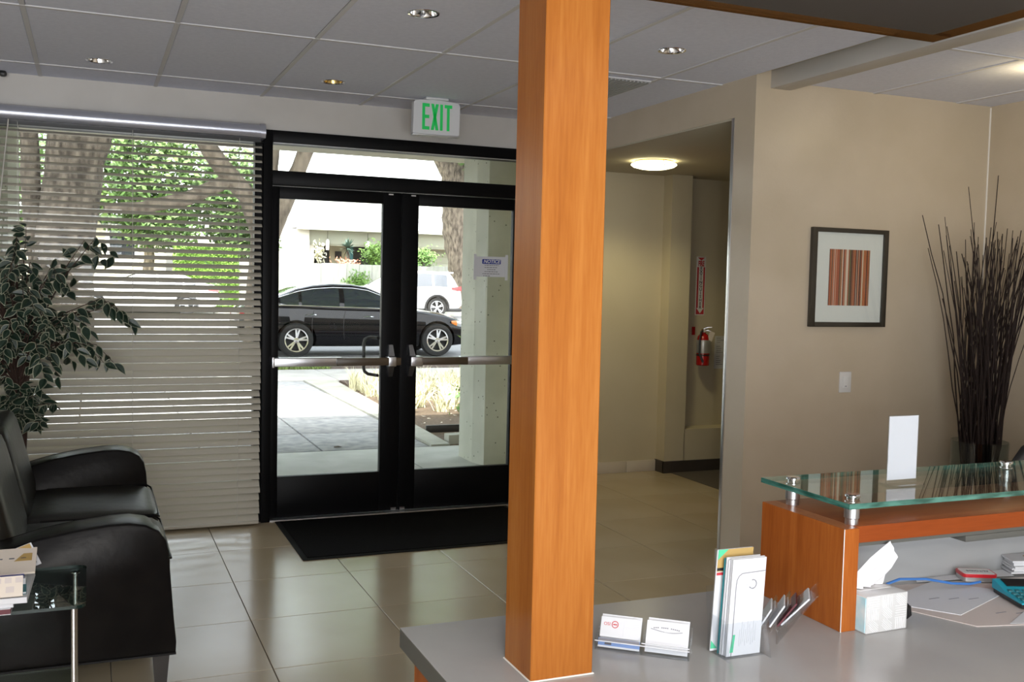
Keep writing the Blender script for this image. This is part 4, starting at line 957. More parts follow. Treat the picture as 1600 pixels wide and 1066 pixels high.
# ================================================================== FICUS
FX, FY = -.30, 6.02
t = thing('ficus_tree', 'potted artificial ficus with cream edged dark leaves in front of the blinds', 'plant', (FX, FY, 0))
q = MB(); q.lathe([(0, 0), (.12, 0), (.125, .01), (.155, .27), (.165, .28), (.165, .30), (.15, .30), (.145, .27), (0, .26)], (FX, FY, 0), 24); q.build('pot', 'terracotta', t)
RF = random.Random(11)
tips = []
for s_ in range(2):
    ph = s_*PI; pts = []
    for i in range(14):
        z = .26+i*.075; a = ph+z*3.2; rr = .022 if z < 1.0 else .03
        pts.append((FX-.03+rr*math.cos(a)*1.3-.02*z, FY+rr*math.sin(a), z))
    q = MB(); q.tube(pts, [.014-.0004*i for i in range(14)], 8); q.build('trunk', 'ficus_bark', t, smooth=60)
# crown: twigs fan out of the trunk and leaves hang from them
lm = MB()
L_ = 1.0
def leaf_template():
    q = MB(); n = 6; L1 = .078; Wd = .019
    def outl(sc): 
        return [(Wd*sc*math.sin(PI*(i/n)**.85), L1*(.5+(i/n-.5)*(sc*.94+.06*sc))) for i in range(n+1)]
    for side in (1, -1):
        for a, b in (((0, .76), 0), ):
            pass
        inn = [(x*side, y) for x, y in outl(.86)]; ou = [(x*side, y) for x, y in outl(1.0)]
        def P3(p): return (p[0], p[1], abs(p[0])*.35-.018*(p[1]/L1)**2)
        mid = [(0, inn[0][1]), (0, inn[-1][1])]
        q.mi = 0
        f = [P3(p) for p in inn]
        q.face(f if side == 1 else f[::-1])
        q.mi = 1
        for i in range(n):
            quad = [P3(inn[i]), P3(ou[i]), P3(ou[i+1]), P3(inn[i+1])]
            quad = [p for k, p in enumerate(quad) if k == 0 or (Vector(p)-Vector(quad[k-1])).length > 1e-6]
            if len(quad) >= 3: q.face(quad)
    return q
lme = leaf_template().build('leaf', ['ficus_green', 'ficus_cream'], mesh_only=True, smooth=0)
clusters = []
def crown_pt():
    while True:
        p = Vector((RF.uniform(-1, 1), RF.uniform(-1, 1), RF.uniform(-1, 1)))
        if p.length < 1: return p
branch_q = MB(); leafmx = []
for k in range(104):
    if k < 86:
        p = crown_pt(); c = Vector((FX-.10+p.x*.36, FY-.06+p.y*.26, 1.36+p.z*.44)); base = Vector((FX-.06, FY, min(1.15, max(.92, c.z-.35))))
    else:
        p = crown_pt(); c = Vector((FX-.02+p.x*.16, FY-.06+p.y*.14, .80+p.z*.16)); base = Vector((FX-.05, FY, max(.55, c.z-.12)))
    if k in (0, 1, 2): c = Vector((.06+.03*k, FY-.05, 1.42-.02*k)); base = Vector((FX, FY, 1.15))
    if k in (3, 4): c = Vector((-.03+.06*(k-3), FY-.04, 1.73+.02*k-.06)); base = Vector((FX, FY, 1.2))
    if k in (5, 6): c = Vector((-.02+.05*(k-5), FY-.04, 1.16)); base = Vector((FX, FY, 1.1))
    mid = (base+c)/2+Vector((0, 0, .05)); tw = [base, mid, c]
    if k < 86 and c.z > 1.0:
        dr = (c-base); dr.z = 0; tip = c+dr.normalized()*.09+Vector((0, 0, -.10)) if dr.length > .05 else c+Vector((0, 0, .05)); tw.append(tip)
    branch_q.tube([tuple(v) for v in tw], [.005, .0035, .002, .0012][:len(tw)], 5)
    for j in range(9):
        f = .35+.65*j/8; seg = f*(len(tw)-1); i0 = min(int(seg), len(tw)-2); a = tw[i0].lerp(tw[i0+1], seg-i0)
        d = (tw[i0+1]-tw[i0]).normalized()
        az = RF.uniform(0, 2*PI); dv = (Vector((math.cos(az), math.sin(az)*.8, RF.uniform(-1.1, .15)))+d*.7).normalized()
        nrm = Vector((RF.uniform(-.6, .6), -.8+RF.uniform(-.5, .5), RF.uniform(.1, 1))); xv = dv.cross(nrm).normalized(); zv = xv.cross(dv)
        s = RF.uniform(.85, 1.25)
        mx = Matrix(((xv.x*s, dv.x*s, zv.x*s, a.x), (xv.y*s, dv.y*s, zv.y*s, a.y), (xv.z*s, dv.z*s, zv.z*s, a.z), (0, 0, 0, 1)))
        end = mx @ Vector((0, .08, 0))
        if end.y > 6.30 or a.y > 6.28: continue
        leafmx.append(mx)
branch_q.build('twigs', 'ficus_bark', t, smooth=60)
leafmx.sort(key=lambda m: -(m.translation.x*1.0 - m.translation.y*.6 + abs(m.translation.x < -.55)*-1))
inv = W[t].inverted()
for mx in leafmx[:300]: piece('leaf', lme, t, inv @ mx)
if len(leafmx) > 300:
    q = MB()
    for mx in leafmx[300:]:
        tmpb = bmesh.new(); tmpb.from_mesh(lme); tmpb.transform(mx); me_ = bpy.data.meshes.new('tmp'); tmpb.to_mesh(me_); tmpb.free(); q.bm.from_mesh(me_); bpy.data.meshes.remove(me_)
    q.build('inner_leaves', ['ficus_green', 'ficus_cream'], t, smooth=0, kind='stuff')

# ================================================================== VASE WITH DRY BRANCHES, CHAIR
VX, VY, VZ = 4.56, 4.12, .735
t = thing('glass_vase', 'tall clear cylinder vase in the wall corner behind the glass shelf', 'vase', (VX, VY, 0))
q = MB(); q.lathe([(0, .001), (.14, .001), (.15, .01), (.15, VZ), (.145, VZ), (.145, .02), (0, .02)], (VX, VY, 0), 32); q.build('cylinder', 'vase_glass', t)
t = thing('branch_bundle', 'bundle of tall thin dark brown branches standing in the glass vase', 'branches', (VX, VY, .022))
RB = random.Random(5)
for k in range(150):
    a = RB.uniform(0, 2*PI); r0 = .11*math.sqrt(RB.random()); r1 = .12*math.sqrt(RB.random())
    b = Vector((VX+r0*math.cos(a+2), VY+r0*math.sin(a+2), .022)); m = Vector((VX+r1*math.cos(a), VY+r1*math.sin(a), VZ))
    topz = RB.choice([1.35, 1.5, 1.62, 1.72, 1.8, 1.88])+RB.uniform(-.1, .12)
    sp = Vector((r1*math.cos(a)*1.25+RB.uniform(-.14, .18), min(r1*math.sin(a)*.8+RB.uniform(-.12, .12), .20), 0))*(topz-.5)
    if k == 0: topz = 2.20; sp = Vector((.03, .0, 0))
    if k == 1: topz = 2.13; sp = Vector((-.16, .02, 0))
    if k == 2: topz = 1.52; sp = Vector((-.32, .0, 0))
    if k in (3, 4, 5, 6, 7, 8): topz = 1.75+.03*k; sp = Vector((.20+.045*(k-3), -.1, 0))
    tp = Vector((VX, VY, topz))+sp; tp.y = min(tp.y, WY-.05); tp.x = min(tp.x, 4.83)
    pts = [b]; n = 9
    for i in range(1, n+1):
        f = i/n; z = b.z+(topz-b.z)*f
        if z < VZ: p = b.lerp(m, (z-b.z)/(VZ-b.z))
        else:
            g = (z-VZ)/(topz-VZ); p = Vector((m.x+(tp.x-m.x)*g**1.3, m.y+(tp.y-m.y)*g**1.3, z))
            p += Vector((RB.uniform(-1, 1), RB.uniform(-1, 1)*.5, 0))*.010
        p.y = min(p.y, WY-.03); p.x = min(p.x, 4.86); pts.append(p)
    r_ = RB.uniform(.0035, .006)
    q = MB(); q.tube([tuple(p) for p in pts], [r_*(1-.55*i/n) for i in range(n+1)], 5); q.build('branch', 'twig', t, smooth=60)
CHX, CHY = 4.41, 3.62
t = thing('office_chair', 'black round backed office chair at the right frame edge', 'chair', (CHX, CHY, 0), -.5)
q = MB(); secs = []
for i in range(9):
    a = PI*i/8; secs.append([(.20*math.sin(a)*math.cos(b_)*1.0-.0, .035*math.sin(b_), .30-.26*math.cos(a)*1.0) for b_ in [2*PI*k/16 for k in range(16)]])
q.loft([[Vector((p[0]*1.15, p[1]-.20, p[2]+.33)) for p in s_] for s_ in secs]); q.build('backrest', 'black_plastic', t, local=True, smooth=60)
q = cushion(-.24, .24, -.22, .24, .40, .48, .015); q.build('seat', 'black_plastic', t, local=True, smooth=60)
q = MB(); q.tube([(0, -.02, .40), (0, -.02, .10)], .03, 12); q.tube([(0, -.15, .41), (0, -.22, .44), (0, -.235, .55)], .02, 8); q.build('post', 'black_plastic', t, local=True)
for k in range(5):
    a = 2*PI*k/5; q = MB(); q.tube([(0, -.02, .11), (.28*math.cos(a), -.02+.28*math.sin(a), .075)], [.025, .014], 8); o = q.build('foot_spoke', 'black_plastic', t, local=True)
    q = MB(); q.lathe([(0, -.02), (.028, -.018), (.03, 0), (.028, .018), (0, .02)], (.28*math.cos(a), -.02+.28*math.sin(a), .031), 14, 'Y'); q.build('caster', 'black_plastic', o, local=True)

# ================================================================== OUTDOORS: GROUND
gr = struct('ground')
q = MB(); q.box(-60, 90, 6.56, 15.2, -.30, -.06); q.build('earth', 'soil', gr, smooth=0)
ro = struct('road')
q = MB(); q.loft([[(-60, 18.3, -.10), (90, 18.3, -.10), (90, 18.3, -.4), (-60, 18.3, -.4)], [(-60, 20, -.0), (90, 20, -.0), (90, 20, -.4), (-60, 20, -.4)], [(-60, 36.6, .20), (90, 36.6, .20), (90, 36.6, -.4), (-60, 36.6, -.4)]]); q.build('asphalt', 'asphalt', ro, smooth=0)
pv = struct('pavement')
for k in range(9): boxpart('entry_slab', 'concrete_slab', pv, -7.6+k*1.45, -7.6+(k+1)*1.45-.012, 6.56, 8.945, -.10, -.004, bev=.004)
for i in range(9):
    for j in range(6): boxpart('walk_slab', 'concrete_walk', pv, 2.95-(i+1)*1.02+.008, 2.95-i*1.02-.008, 8.965+j*1.03, 8.965+(j+1)*1.03-.014, -.10, -.004, bev=.008)
# border strip runs along the walk, turning very slightly outwards
for j in range(6):
    y0, y1 = 8.965+j*1.03, 8.965+(j+1)*1.03-.012; s0, s1 = (y0-8.9)*.045, (y1-8.9)*.045
    q = MB(); q.loft([[(2.958, y0, -.1), (3.14+s0, y0, -.1), (3.14+s0, y0, .012), (2.958, y0, .012)], [(2.958, y1, -.1), (3.14+s1, y1, -.1), (3.14+s1, y1, .012), (2.958, y1, .012)]]); q.build('border_kerb', 'concrete_kerb', pv, smooth=0)
for k in range(30): boxpart('sidewalk_slab', 'sidewalk_concrete', pv, -16+k*1.5, -16+(k+1)*1.5-.012, 15.15, 16.95, -.10, .004, bev=.004)
for k in range(14): boxpart('kerb_stone', 'concrete_kerb', pv, -12+k*3, -12+k*3+2.985, 18.15, 18.32, -.2, .035, bev=.015)
for k in range(20): boxpart('kerb_stone', 'concrete_kerb', pv, -20+k*4, -20+k*4+3.98, 36.6, 36.85, 0, .36, bev=.03)
q = MB(); q.box(-60, 90, 36.85, 43, 0, .35); q.build('verge', 'dry_grass', pv, smooth=0)
q = MB(); q.box(-60, 90, 43, 100, 0, .36); q.build('far_yard', 'soil', pv, smooth=0)
q = MB(); q.box(-60, 90, 16.95, 18.15, -.3, -.012); q.build('parkway_soil', 'mulch', pv, smooth=0)
q = MB(); q.box(3.0, 14, 8.95, 15.15, -.25, -.03); q.build('bed_soil', 'soil', gr, smooth=0)
q = MB(); q.box(3.5, 14, 14.2, 15.14, -.1, .0, bev=.01); q.build('bed_mulch', 'mulch', gr, smooth=0)
boxpart('bed_edging', 'black_plastic', gr, 3.22, 8, 9.93, 9.97, -.05, .045, bev=.006)
q = MB(); q.loft([[(3.2, 9.16, -.05), (3.2, 9.30, -.05), (3.2, 9.30, .06), (3.2, 9.16, .06)], [(7, 9.62, -.05), (7, 9.78, -.05), (7, 9.78, .06), (7, 9.62, .06)]]); q.build('bed_kerb', 'concrete_kerb', gr, smooth=0)
boxpart('valve_cover', 'concrete_kerb', gr, 3.95, 4.55, 13.6, 14.1, -.05, .035, bev=.01)
RG = random.Random(21)
# dry clumps of ornamental grass in the sun strip
def tuft(x, y, n, hgt, m, q, spread=.25):
    for _ in range(n):
        a = RG.uniform(0, 2*PI); l = hgt*RG.uniform(.6, 1.1); dx, dy = math.cos(a)*spread*RG.random(), math.sin(a)*spread*RG.random()
        bx_, by_ = x+RG.uniform(-.08, .08), y+RG.uniform(-.08, .08); wv = Vector((-math.sin(a), math.cos(a), 0))*.006
        p0 = Vector((bx_, by_, -.03)); p1 = p0+Vector((dx*.45, dy*.45, l*.7)); p2 = p0+Vector((dx, dy, l))
        q.face([p0-wv, p0+wv, p1+wv*.7]); q.face([p0-wv, p1+wv*.7, p1-wv*.7]); q.face([p1-wv*.7, p1+wv*.7, p2])
q = MB()
for row in range(7):
    for k in range(16):
        tuft(3.55+k*.30+RG.uniform(-.1, .1), 11.45+row*.42+RG.uniform(-.15, .15), 75, .22+.018*row, '', q, .30)
tag(q.build('ornamental_grass', 'dry_grass', None, smooth=0), 'pale sunlit ornamental grass growing in the bed beyond the right door', 'grass', None, 'stuff')
q = MB()
for k in range(500): tuft(RG.uniform(2.0, 3.8), RG.uniform(17.05, 18.0), 6, .10, '', q, .12)
tag(q.build('grass', 'green_grass', None, smooth=0), 'short green grass patch on the parkway by the road', 'grass', None, 'stuff')
q = MB()
for k in range(260):
    x, y = RG.uniform(3.3, 8), RG.choice([RG.uniform(9.4, 11.4), RG.uniform(10, 11.5), RG.uniform(13.8, 15)]); s = RG.uniform(.012, .035); a = RG.uniform(0, 6.28); z = -.024+RG.uniform(0, .012)
    q.face([(x+s*math.cos(a+k2)*(1 if k2 % 3 else .6), y+s*math.sin(a+k2)*.9, z+.008*(k2 == 1.6)) for k2 in (0, 1.6, 3.1, 4.7)])
tag(q.build('leaf_litter', 'cream_paper', None, smooth=0), 'scattered dry leaves on the soil of the planting bed', 'leaves', None, 'stuff')
q = MB(); q.face([(2.06, 9.09, -.001), (2.10, 9.06, .012), (2.14, 9.09, .004), (2.11, 9.13, .010)]); q.face([(2.06, 9.09, -.001), (2.07, 9.13, .006), (2.11, 9.13, .010)])
tag(q.build('dry_leaf', 'bark', None, smooth=0), 'single dry brown leaf lying on the walk outside the left door', 'leaf')
# sapling next to the concrete column
t = thing('sapling', 'thin young plant with sparse green leaves in front of the concrete column', 'plant', (4.02, 10.6, 0))
sp_ = [(4.10, 10.6, -.03), (4.02, 10.55, .25), (3.92, 10.5, .48), (3.89, 10.5, .75), (3.86, 10.5, 1.02)]
q = MB(); q.tube(sp_, [.010, .008, .006, .005, .003], 6)
tw = []
for k in range(11):
    i = 1+k % 4; p = Vector(sp_[i]); e = p+Vector((RG.uniform(-.32, .30), RG.uniform(-.15, .15), RG.uniform(.05, .22))); q.tube([p, (p+e)/2+Vector((0, 0, .03)), e], [.004, .003, .0015], 4); tw.append((p, e))
q.build('stem', 'bark_pale', t)
def leaf_quads(q, c, n, spread, s0, s1, rng):
    for _ in range(n):
        p = Vector(c)+Vector((rng.gauss(0, 1)*spread[0], rng.gauss(0, 1)*spread[1], rng.gauss(0, 1)*spread[2]))
        d = Vector((rng.uniform(-1, 1), rng.uniform(-1, 1), rng.uniform(-1, 1))).normalized(); e = d.orthogonal().normalized(); s = rng.uniform(s0, s1)
        q.face([p-d*s, p+e*s*.5, p+d*s, p-e*s*.5])
lf = MB(); lf.face([(0, 0, 0), (.012, .03, .004), (0, .07, -.004), (-.012, .03, .004)]); lfm = lf.build('leaf', 'leaf_lime', mesh_only=True, smooth=0)
for p, e in tw:
    for k in range(6):
        c = p.lerp(e, RG.uniform(.4, 1)); mx = Matrix.Translation(c) @ Matrix.Rotation(RG.uniform(0, 6.28), 4, 'Z') @ Matrix.Rotation(RG.uniform(-.8, 1), 4, 'X'); piece('leaf', lfm, t, W[t].inverted() @ mx)
t = thing('bed_shrub', 'small round dark shrub at the foot of the concrete column', 'shrub', (4.15, 11.1, 0))
q = MB(); leaf_quads(q, (4.22, 11.15, .14), 420, (.10, .10, .10), .025, .05, RG); q.build('foliage', 'leaf_mid', t, kind='stuff', smooth=0)
q = MB(); q.tube([(4.22, 11.15, -.05), (4.22, 11.15, .15)], .012, 6); q.build('stem', 'bark', t)

# ================================================================== BUILDING FRONT OUTSIDE
ov = struct('overhang', None)
q = MB(); q.box(-40, 45, 6.56, 9.0, 2.66, 3.0); q.build('soffit_slab', 'overhang_plaster', ov, smooth=0)
q = MB(); q.box(-40, 45, 8.8, 9.0, 3.0, 4.25); q.build('parapet', 'overhang_plaster', ov, smooth=0)
q = MB(); q.box(-8, 12, -4.3, 8.8, 3.0, 3.2); q.build('roof_deck', 'overhang_plaster', ov, smooth=0)
boxpart('soffit_grille', 'panel_grey', ov, 1.12, 1.62, 7.2, 8.2, 2.648, 2.662)
q = MB(); q.box(-40, -3.3, 6.43, 6.6, 0, 2.7); q.box(6.6, 45, 7.4, 7.6, 0, 2.7); q.build('wall_outer', 'overhang_plaster', ov, smooth=0)
def conc_col(name, lab, x0, x1):
    q = MB(); q.prism([(x0, 8.07), (x0+.045, 7.90), (x1-.045, 7.90), (x1, 8.07), (x1, 8.40), (x0, 8.40)], 'Z', -.05, 2.66)
    o = q.build(name, 'concrete_column', None, smooth=0); return tag(o, lab, 'column')
conc_col('concrete_column', 'pitted grey green concrete column outside behind the right glass door', 3.03, 3.62)
conc_col('concrete_column', 'pale concrete column outside behind the far left of the blinds', -1.10, -.487)

# ================================================================== CARS
def boolean_cut(o, cyls):
    bm = bmesh.new()
    for c in cyls:
        r = bmesh.ops.create_cone(bm, cap_ends=True, segments=28, radius1=c[2], radius2=c[2], depth=c[3]); 
        for v in r['verts']: v.co = Vector((c[0]+v.co.x, c[4]+v.co.z, c[1]-v.co.y))
    bmesh.ops.recalc_face_normals(bm, faces=bm.faces[:])
    me = bpy.data.meshes.new('cutter'); bm.to_mesh(me); bm.free(); co_ = bpy.data.objects.new('cutter', me); COL.objects.link(co_)
    par = o.parent; o.parent = None; o.matrix_world = Matrix.Identity(4)
    md = o.modifiers.new('cut', 'BOOLEAN'); md.object = co_; md.operation = 'DIFFERENCE'; md.solver = 'EXACT'
    bpy.context.view_layer.update()
    me2 = bpy.data.meshes.new_from_object(o.evaluated_get(bpy.context.evaluated_depsgraph_get()))
    o.modifiers.clear(); old = o.data; me2.name = old.name; o.data = me2
    me2.polygons.foreach_set('use_smooth', [True]*len(me2.polygons)); me2.set_sharp_from_angle(angle=math.radians(32))
    bpy.data.objects.remove(co_); o.parent = par; o.matrix_local = Matrix.Identity(4)

def car(name, lab, loc, rz, paint, P):
    t = thing(name, lab, 'car', loc, rz, None)
    wb, hw = P['wb'], P['hw']; top, low, wid = P['top'], P['low'], P['wid']
    X0, X1 = top[0][0], top[-1][0]
    n = 110; xs_ = sorted(set([X0+(X1-X0)*i/n for i in range(n+1)] + [p[0] for p in top] + [p[0] for p in wid]))
    def T(x): return lerp(x, [p[0] for p in top], [p[1] for p in top])
    def Lw(x): return lerp(x, [p[0] for p in low], [p[1] for p in low])
    def Wd(x): return hw*lerp(x, [p[0] for p in wid], [p[1] for p in wid])
    secs = []
    for x in xs_:
        zt, zl, w_ = T(x), Lw(x), Wd(x); h = zt-zl; c = .04 if (x < P['cab'][0][0] or x > P['cab'][-1][0]) else .0
        half = [(.72*w_, zl), (.93*w_, zl+.05*h), (.985*w_, zl+.18*h), (1.0*w_, zl+.42*h), (.995*w_, zl+.62*h), (.965*w_, zl+.80*h), (.935*w_, zl+.93*h), (.88*w_, zl+.985*h), (.80*w_, zt), (.4*w_, zt+c)]
        secs.append([(x, -y, z) for y, z in half]+[(x, y, z) for y, z in half[::-1]])
    q = MB(); q.loft(secs); body = q.build('body', paint, t, local=True, smooth=32)
    wr_, tr = P['wr'], P['tr']
    boolean_cut(body, [(xw, wr_, tr+.055, .56, sy*(hw-.10)) for xw in (0, wb) for sy in (-1, 1)])
    cab = P['cab']; cx_ = [p[0] for p in cab]; cz_ = [p[1] for p in cab]
    nc = 26; cs = [cx_[0]+(cx_[-1]-cx_[0])*i/nc for i in range(nc+1)]; cs = sorted(set(cs+cx_))
    def Zr(x): return lerp(x, cx_, cz_)
    def side(x, u):
        zb, zr = T(x)-.012, Zr(x); ww = Wd(x)*.90; tum = P['tum']; f = max(0, min(1, (zr-zb)/(P['hmax'])))
        wtop = ww*(1-tum*f); return (ww+(wtop-ww)*u, zb+(zr-.055*f-zb)*u)
    secs = []
    for x in cs:
        zb, zr = T(x)-.012, Zr(x); w0, z0_ = side(x, 0); w1, z1_ = side(x, 1)
        half = [(w0, zb-.04), (w0, zb), ((w0+w1)/2+.012, (zb+z1_)/2), (w1, z1_), (w1*.93, z1_+(zr-z1_)*.6), (w1*.6, zr-.004), (.0, zr+.006)]
        secs.append([(x, -y, z) for y, z in half]+[(x, y, z) for y, z in half[:-1][::-1]])
    q = MB(); q.loft(secs); q.build('cabin', paint, t, local=True, smooth=40)
    # side windows, chrome line, windscreens
    for sy in (-1, 1):
        for (xa, xb) in P['wins']:
            q = MB(); rows = []; m = 14
            for i in range(m+1):
                x = xa+(xb-xa)*i/m; r_ = []
                for u in (.10, .3, .5, .7, .90):
                    y, z = side(x, u); bul = .012*4*u*(1-u); r_.append((x, sy*(y+bul+.010), z))
                rows.append(r_)
            q.loft(rows, False, False); q.build('side_window', 'car_glass', t, local=True, smooth=60)
        if P.get('chrome'):
            xa, xb = P['wins'][0][0]-.03, P['wins'][-1][1]+.02; lo_, hi_ = [], []
            for i in range(25):
                x = xa+(xb-xa)*i/24
                y, z = side(x, .06); lo_.append((x, sy*(y+.014), z)); y, z = side(x, .93); hi_.append((x, sy*(y+.014), z))
            q = MB(); q.tube(lo_, .014, 6); q.tube(hi_, .009, 6); q.build('window_trim', 'chrome', t, local=True)
            q = MB(); a, b = lo_[0], hi_[0]; q.tube([a, ((a[0]+b[0])/2-.10, (a[1]+b[1])/2, (a[2]+b[2])/2), b], [.022, .03, .010], 6); q.build('window_trim', 'chrome', t, local=True)
        for xh in P['handles']:
            zb = T(xh)-.17; y = Wd(xh)*.955
            q = MB(); q.tube([(xh-.10, sy*(y+.005), zb), (xh-.06, sy*(y+.035), zb+.006), (xh+.06, sy*(y+.035), zb+.010), (xh+.10, sy*(y+.005), zb+.006)], .013, 8); q.build('door_handle', P.get('hmat', 'chrome'), t, local=True)
        xm_ = P['mirror']; y, z = side(xm_, .05)
        q = MB(); q.lathe([(0, -.09), (.05, -.07), (.075, 0), (.05, .07), (0, .09)], (xm_, sy*(y+.12), z+.07), 12, 'Y'); q.build('mirror', paint, t, local=True, smooth=60)
        q = MB(); q.tube([(xm_, sy*(y-.02), z+.03), (xm_, sy*(y+.08), z+.05)], .02, 6); q.build('mirror_arm', paint, t, local=True)
        # door seams
        q = MB()
        for xd in P['doors']:
            zt, zl, w_ = T(xd), Lw(xd), Wd(xd); h = zt-zl
            q.tube([(xd+.05, sy*.93*w_, zl+.93*h), (xd+.02, sy*.968*w_, zl+.80*h), (xd, sy*.998*w_, zl+.6*h), (xd, sy*1.002*w_, zl+.42*h), (xd+.02, sy*.988*w_, zl+.2*h)], .005, 4)
        q.build('door_seam', 'black_plastic', t, local=True)
        # lamps
        hx, hz, hl, hh_ = P['head']; q = MB(); rows = []
        for i in range(7):
            x = hx+hl*i/6; w_ = Wd(x); f = math.sin(PI*(.12+.76*i/6)); rows.append([(x, sy*(w_*.97+.006), hz-.055*i/6*hh_/.1-.5*hh_*f), (x, sy*(w_*.985+.012), hz-.055*i/6*hh_/.1), (x, sy*(w_*.955+.006), hz-.055*i/6*hh_/.1+.5*hh_*f)])
        q.loft(rows, False, False); hl_o = q.build('headlamp', 'headlamp', t, local=True, smooth=60)
        q = MB(); q.loft(rows[:3], False, False); 
        for v in q.bm.verts: v.co.y += sy*.004
        q.build('indicator', 'amber', hl_o, local=True, smooth=60)
        rx_, rz_, rl, rh = P['tail']; q = MB(); rows = []
        for i in range(6):
            x = rx_+rl*i/5; w_ = Wd(x); f = 1-.6*i/5; rows.append([(x, sy*(w_*.985+.008), rz_-.5*rh*f), (x, sy*(w_*.975+.014), rz_), (x, sy*(w_*.94+.010), rz_+.5*rh*f)])
        q.loft(rows, False, False); q.build('tail_lamp', 'taillight', t, local=True, smooth=60)
        # wheels
        for xw in (0, wb):
            yw = sy*(hw-.005); q = MB()
            q.lathe([(tr*.66, -.20), (tr*.95, -.20), (tr, -.17), (tr, -.03), (tr*.96, 0), (tr*.80, .008), (tr*.70, 0), (tr*.66, -.02)], (xw, yw, wr_), 32, 'Y')
            if sy < 0:
                for v in q.bm.verts: v.co.y = 2*yw-v.co.y
            wo = q.build('wheel', 'tyre', t, local=True, smooth=50)
            q = MB(); q.lathe([(0, -.09), (tr*.60, -.10), (tr*.67, -.02)], (xw, yw, wr_), 24, 'Y')
            if sy < 0:
                for v in q.bm.verts: v.co.y = 2*yw-v.co.y
            q.build('wheel_dish', 'wheel_dark', wo, local=True)
            q = MB(); q.lathe([(tr*.62, .002), (tr*.69, .004), (tr*.69, -.02), (tr*.62, -.02)], (xw, yw, wr_), 32, 'Y'); q.lathe([(0, .004), (tr*.16, .002), (tr*.18, -.03), (0, -.03)], (xw, yw, wr_), 16, 'Y')
            ns_ = P['spokes']
            for k in range(ns_):
                a = 2*PI*k/ns_+.2
                for da in ((-.16, .16) if P['split'] else (0,)):
                    c0, s0 = math.cos(a+da*.3), math.sin(a+da*.3); c1, s1 = math.cos(a+da), math.sin(a+da)
                    w0, w1 = tr*.055, tr*.05
                    q.loft([[(xw+c0*tr*.13-s0*w0, yw-.025, wr_+s0*tr*.13+c0*w0), (xw+c0*tr*.13+s0*w0, yw-.025, wr_+s0*tr*.13-c0*w0), (xw+c0*tr*.13+s0*w0, yw-.005, wr_+s0*tr*.13-c0*w0), (xw+c0*tr*.13-s0*w0, yw-.005, wr_+s0*tr*.13+c0*w0)],
                            [(xw+c1*tr*.64-s1*w1, yw-.025, wr_+s1*tr*.64+c1*w1), (xw+c1*tr*.64+s1*w1, yw-.025, wr_+s1*tr*.64-c1*w1), (xw+c1*tr*.64+s1*w1, yw+.002, wr_+s1*tr*.64-c1*w1), (xw+c1*tr*.64-s1*w1, yw+.002, wr_+s1*tr*.64+c1*w1)]])
            if sy < 0:
                for v in q.bm.verts: v.co.y = 2*yw-v.co.y
            q.build('rim', 'chrome' if P.get('chrome') else 'aluminium', wo, local=True, smooth=30)
            if P.get('cladding'):
                q = MB(); arc_ = [(xw+(tr+.075)*math.cos(PI*i/16), sy*(hw+.004), wr_+(tr+.075)*math.sin(PI*i/16)) for i in range(-1, 18)]; q.tube(arc_, .04, 6); q.build('wheel_arch', 'black_plastic', t, local=True)
    # front and rear glass following the cabin ends
    for (xa, xb) in (P['wscreen'], P['rscreen']):
        q = MB(); rows = []
        for i in range(9):
            x = xa+(xb-xa)*i/8; w1, z1_ = side(x, 1); zr = Zr(x); up_ = .016
            rows.append([(x, -w1*.90, zr-.020+up_), (x, -w1*.5, zr+.002+up_), (x, 0, zr+.008+up_), (x, w1*.5, zr+.002+up_), (x, w1*.90, zr-.020+up_)])
        q.loft(rows, False, False); q.build('windscreen', 'car_glass', t, local=True, smooth=60)
    if P.get('cladding'):
        q = MB(); q.box(X0+.02, X1-.1, -hw*.965, hw*.965, .22, .34, bev=.03); q.build('sill_cladding', 'black_plastic', t, local=True)
    return t
sedan = dict(wb=2.87, hw=.90, wr=.335, tr=.335, tum=.24, hmax=.5,
    top=[(-1.08, .62), (-1.03, .86), (-.95, .98), (-.5, 1.01), (0, 1.0), (.7, .975), (1.6, .955), (2.25, .945), (2.6, .91), (3.1, .83), (3.45, .73), (3.66, .60), (3.72, .48)],
    low=[(-1.08, .40), (-.9, .26), (-.4, .20), (3.2, .19), (3.5, .22), (3.72, .30)],
    wid=[(-1.08, .78), (-.9, .90), (-.4, .985), (.4, 1.0), (2.4, 1.0), (3.1, .975), (3.5, .86), (3.72, .66)],
    cab=[(-.72, 1.03), (-.35, 1.18), (.05, 1.335), (.35, 1.405), (.75, 1.445), (1.15, 1.44), (1.45, 1.395), (1.85, 1.22), (2.33, .965)],
    wins=[(-.30, .06), (.12, .86), (.96, 2.02)], handles=[.28, 1.42], mirror=1.95, doors=[.30, .92, 2.15], head=(3.18, .70, .40, .12), tail=(-1.05, .84, .35, .13), wscreen=(1.5, 2.24), rscreen=(-.62, .12), chrome=True, spokes=5, split=True)
car('sedan', 'glossy black sedan with chrome window trim parked at the near kerb', (3.676, 20.45, .0), 0, 'car_black', sedan)
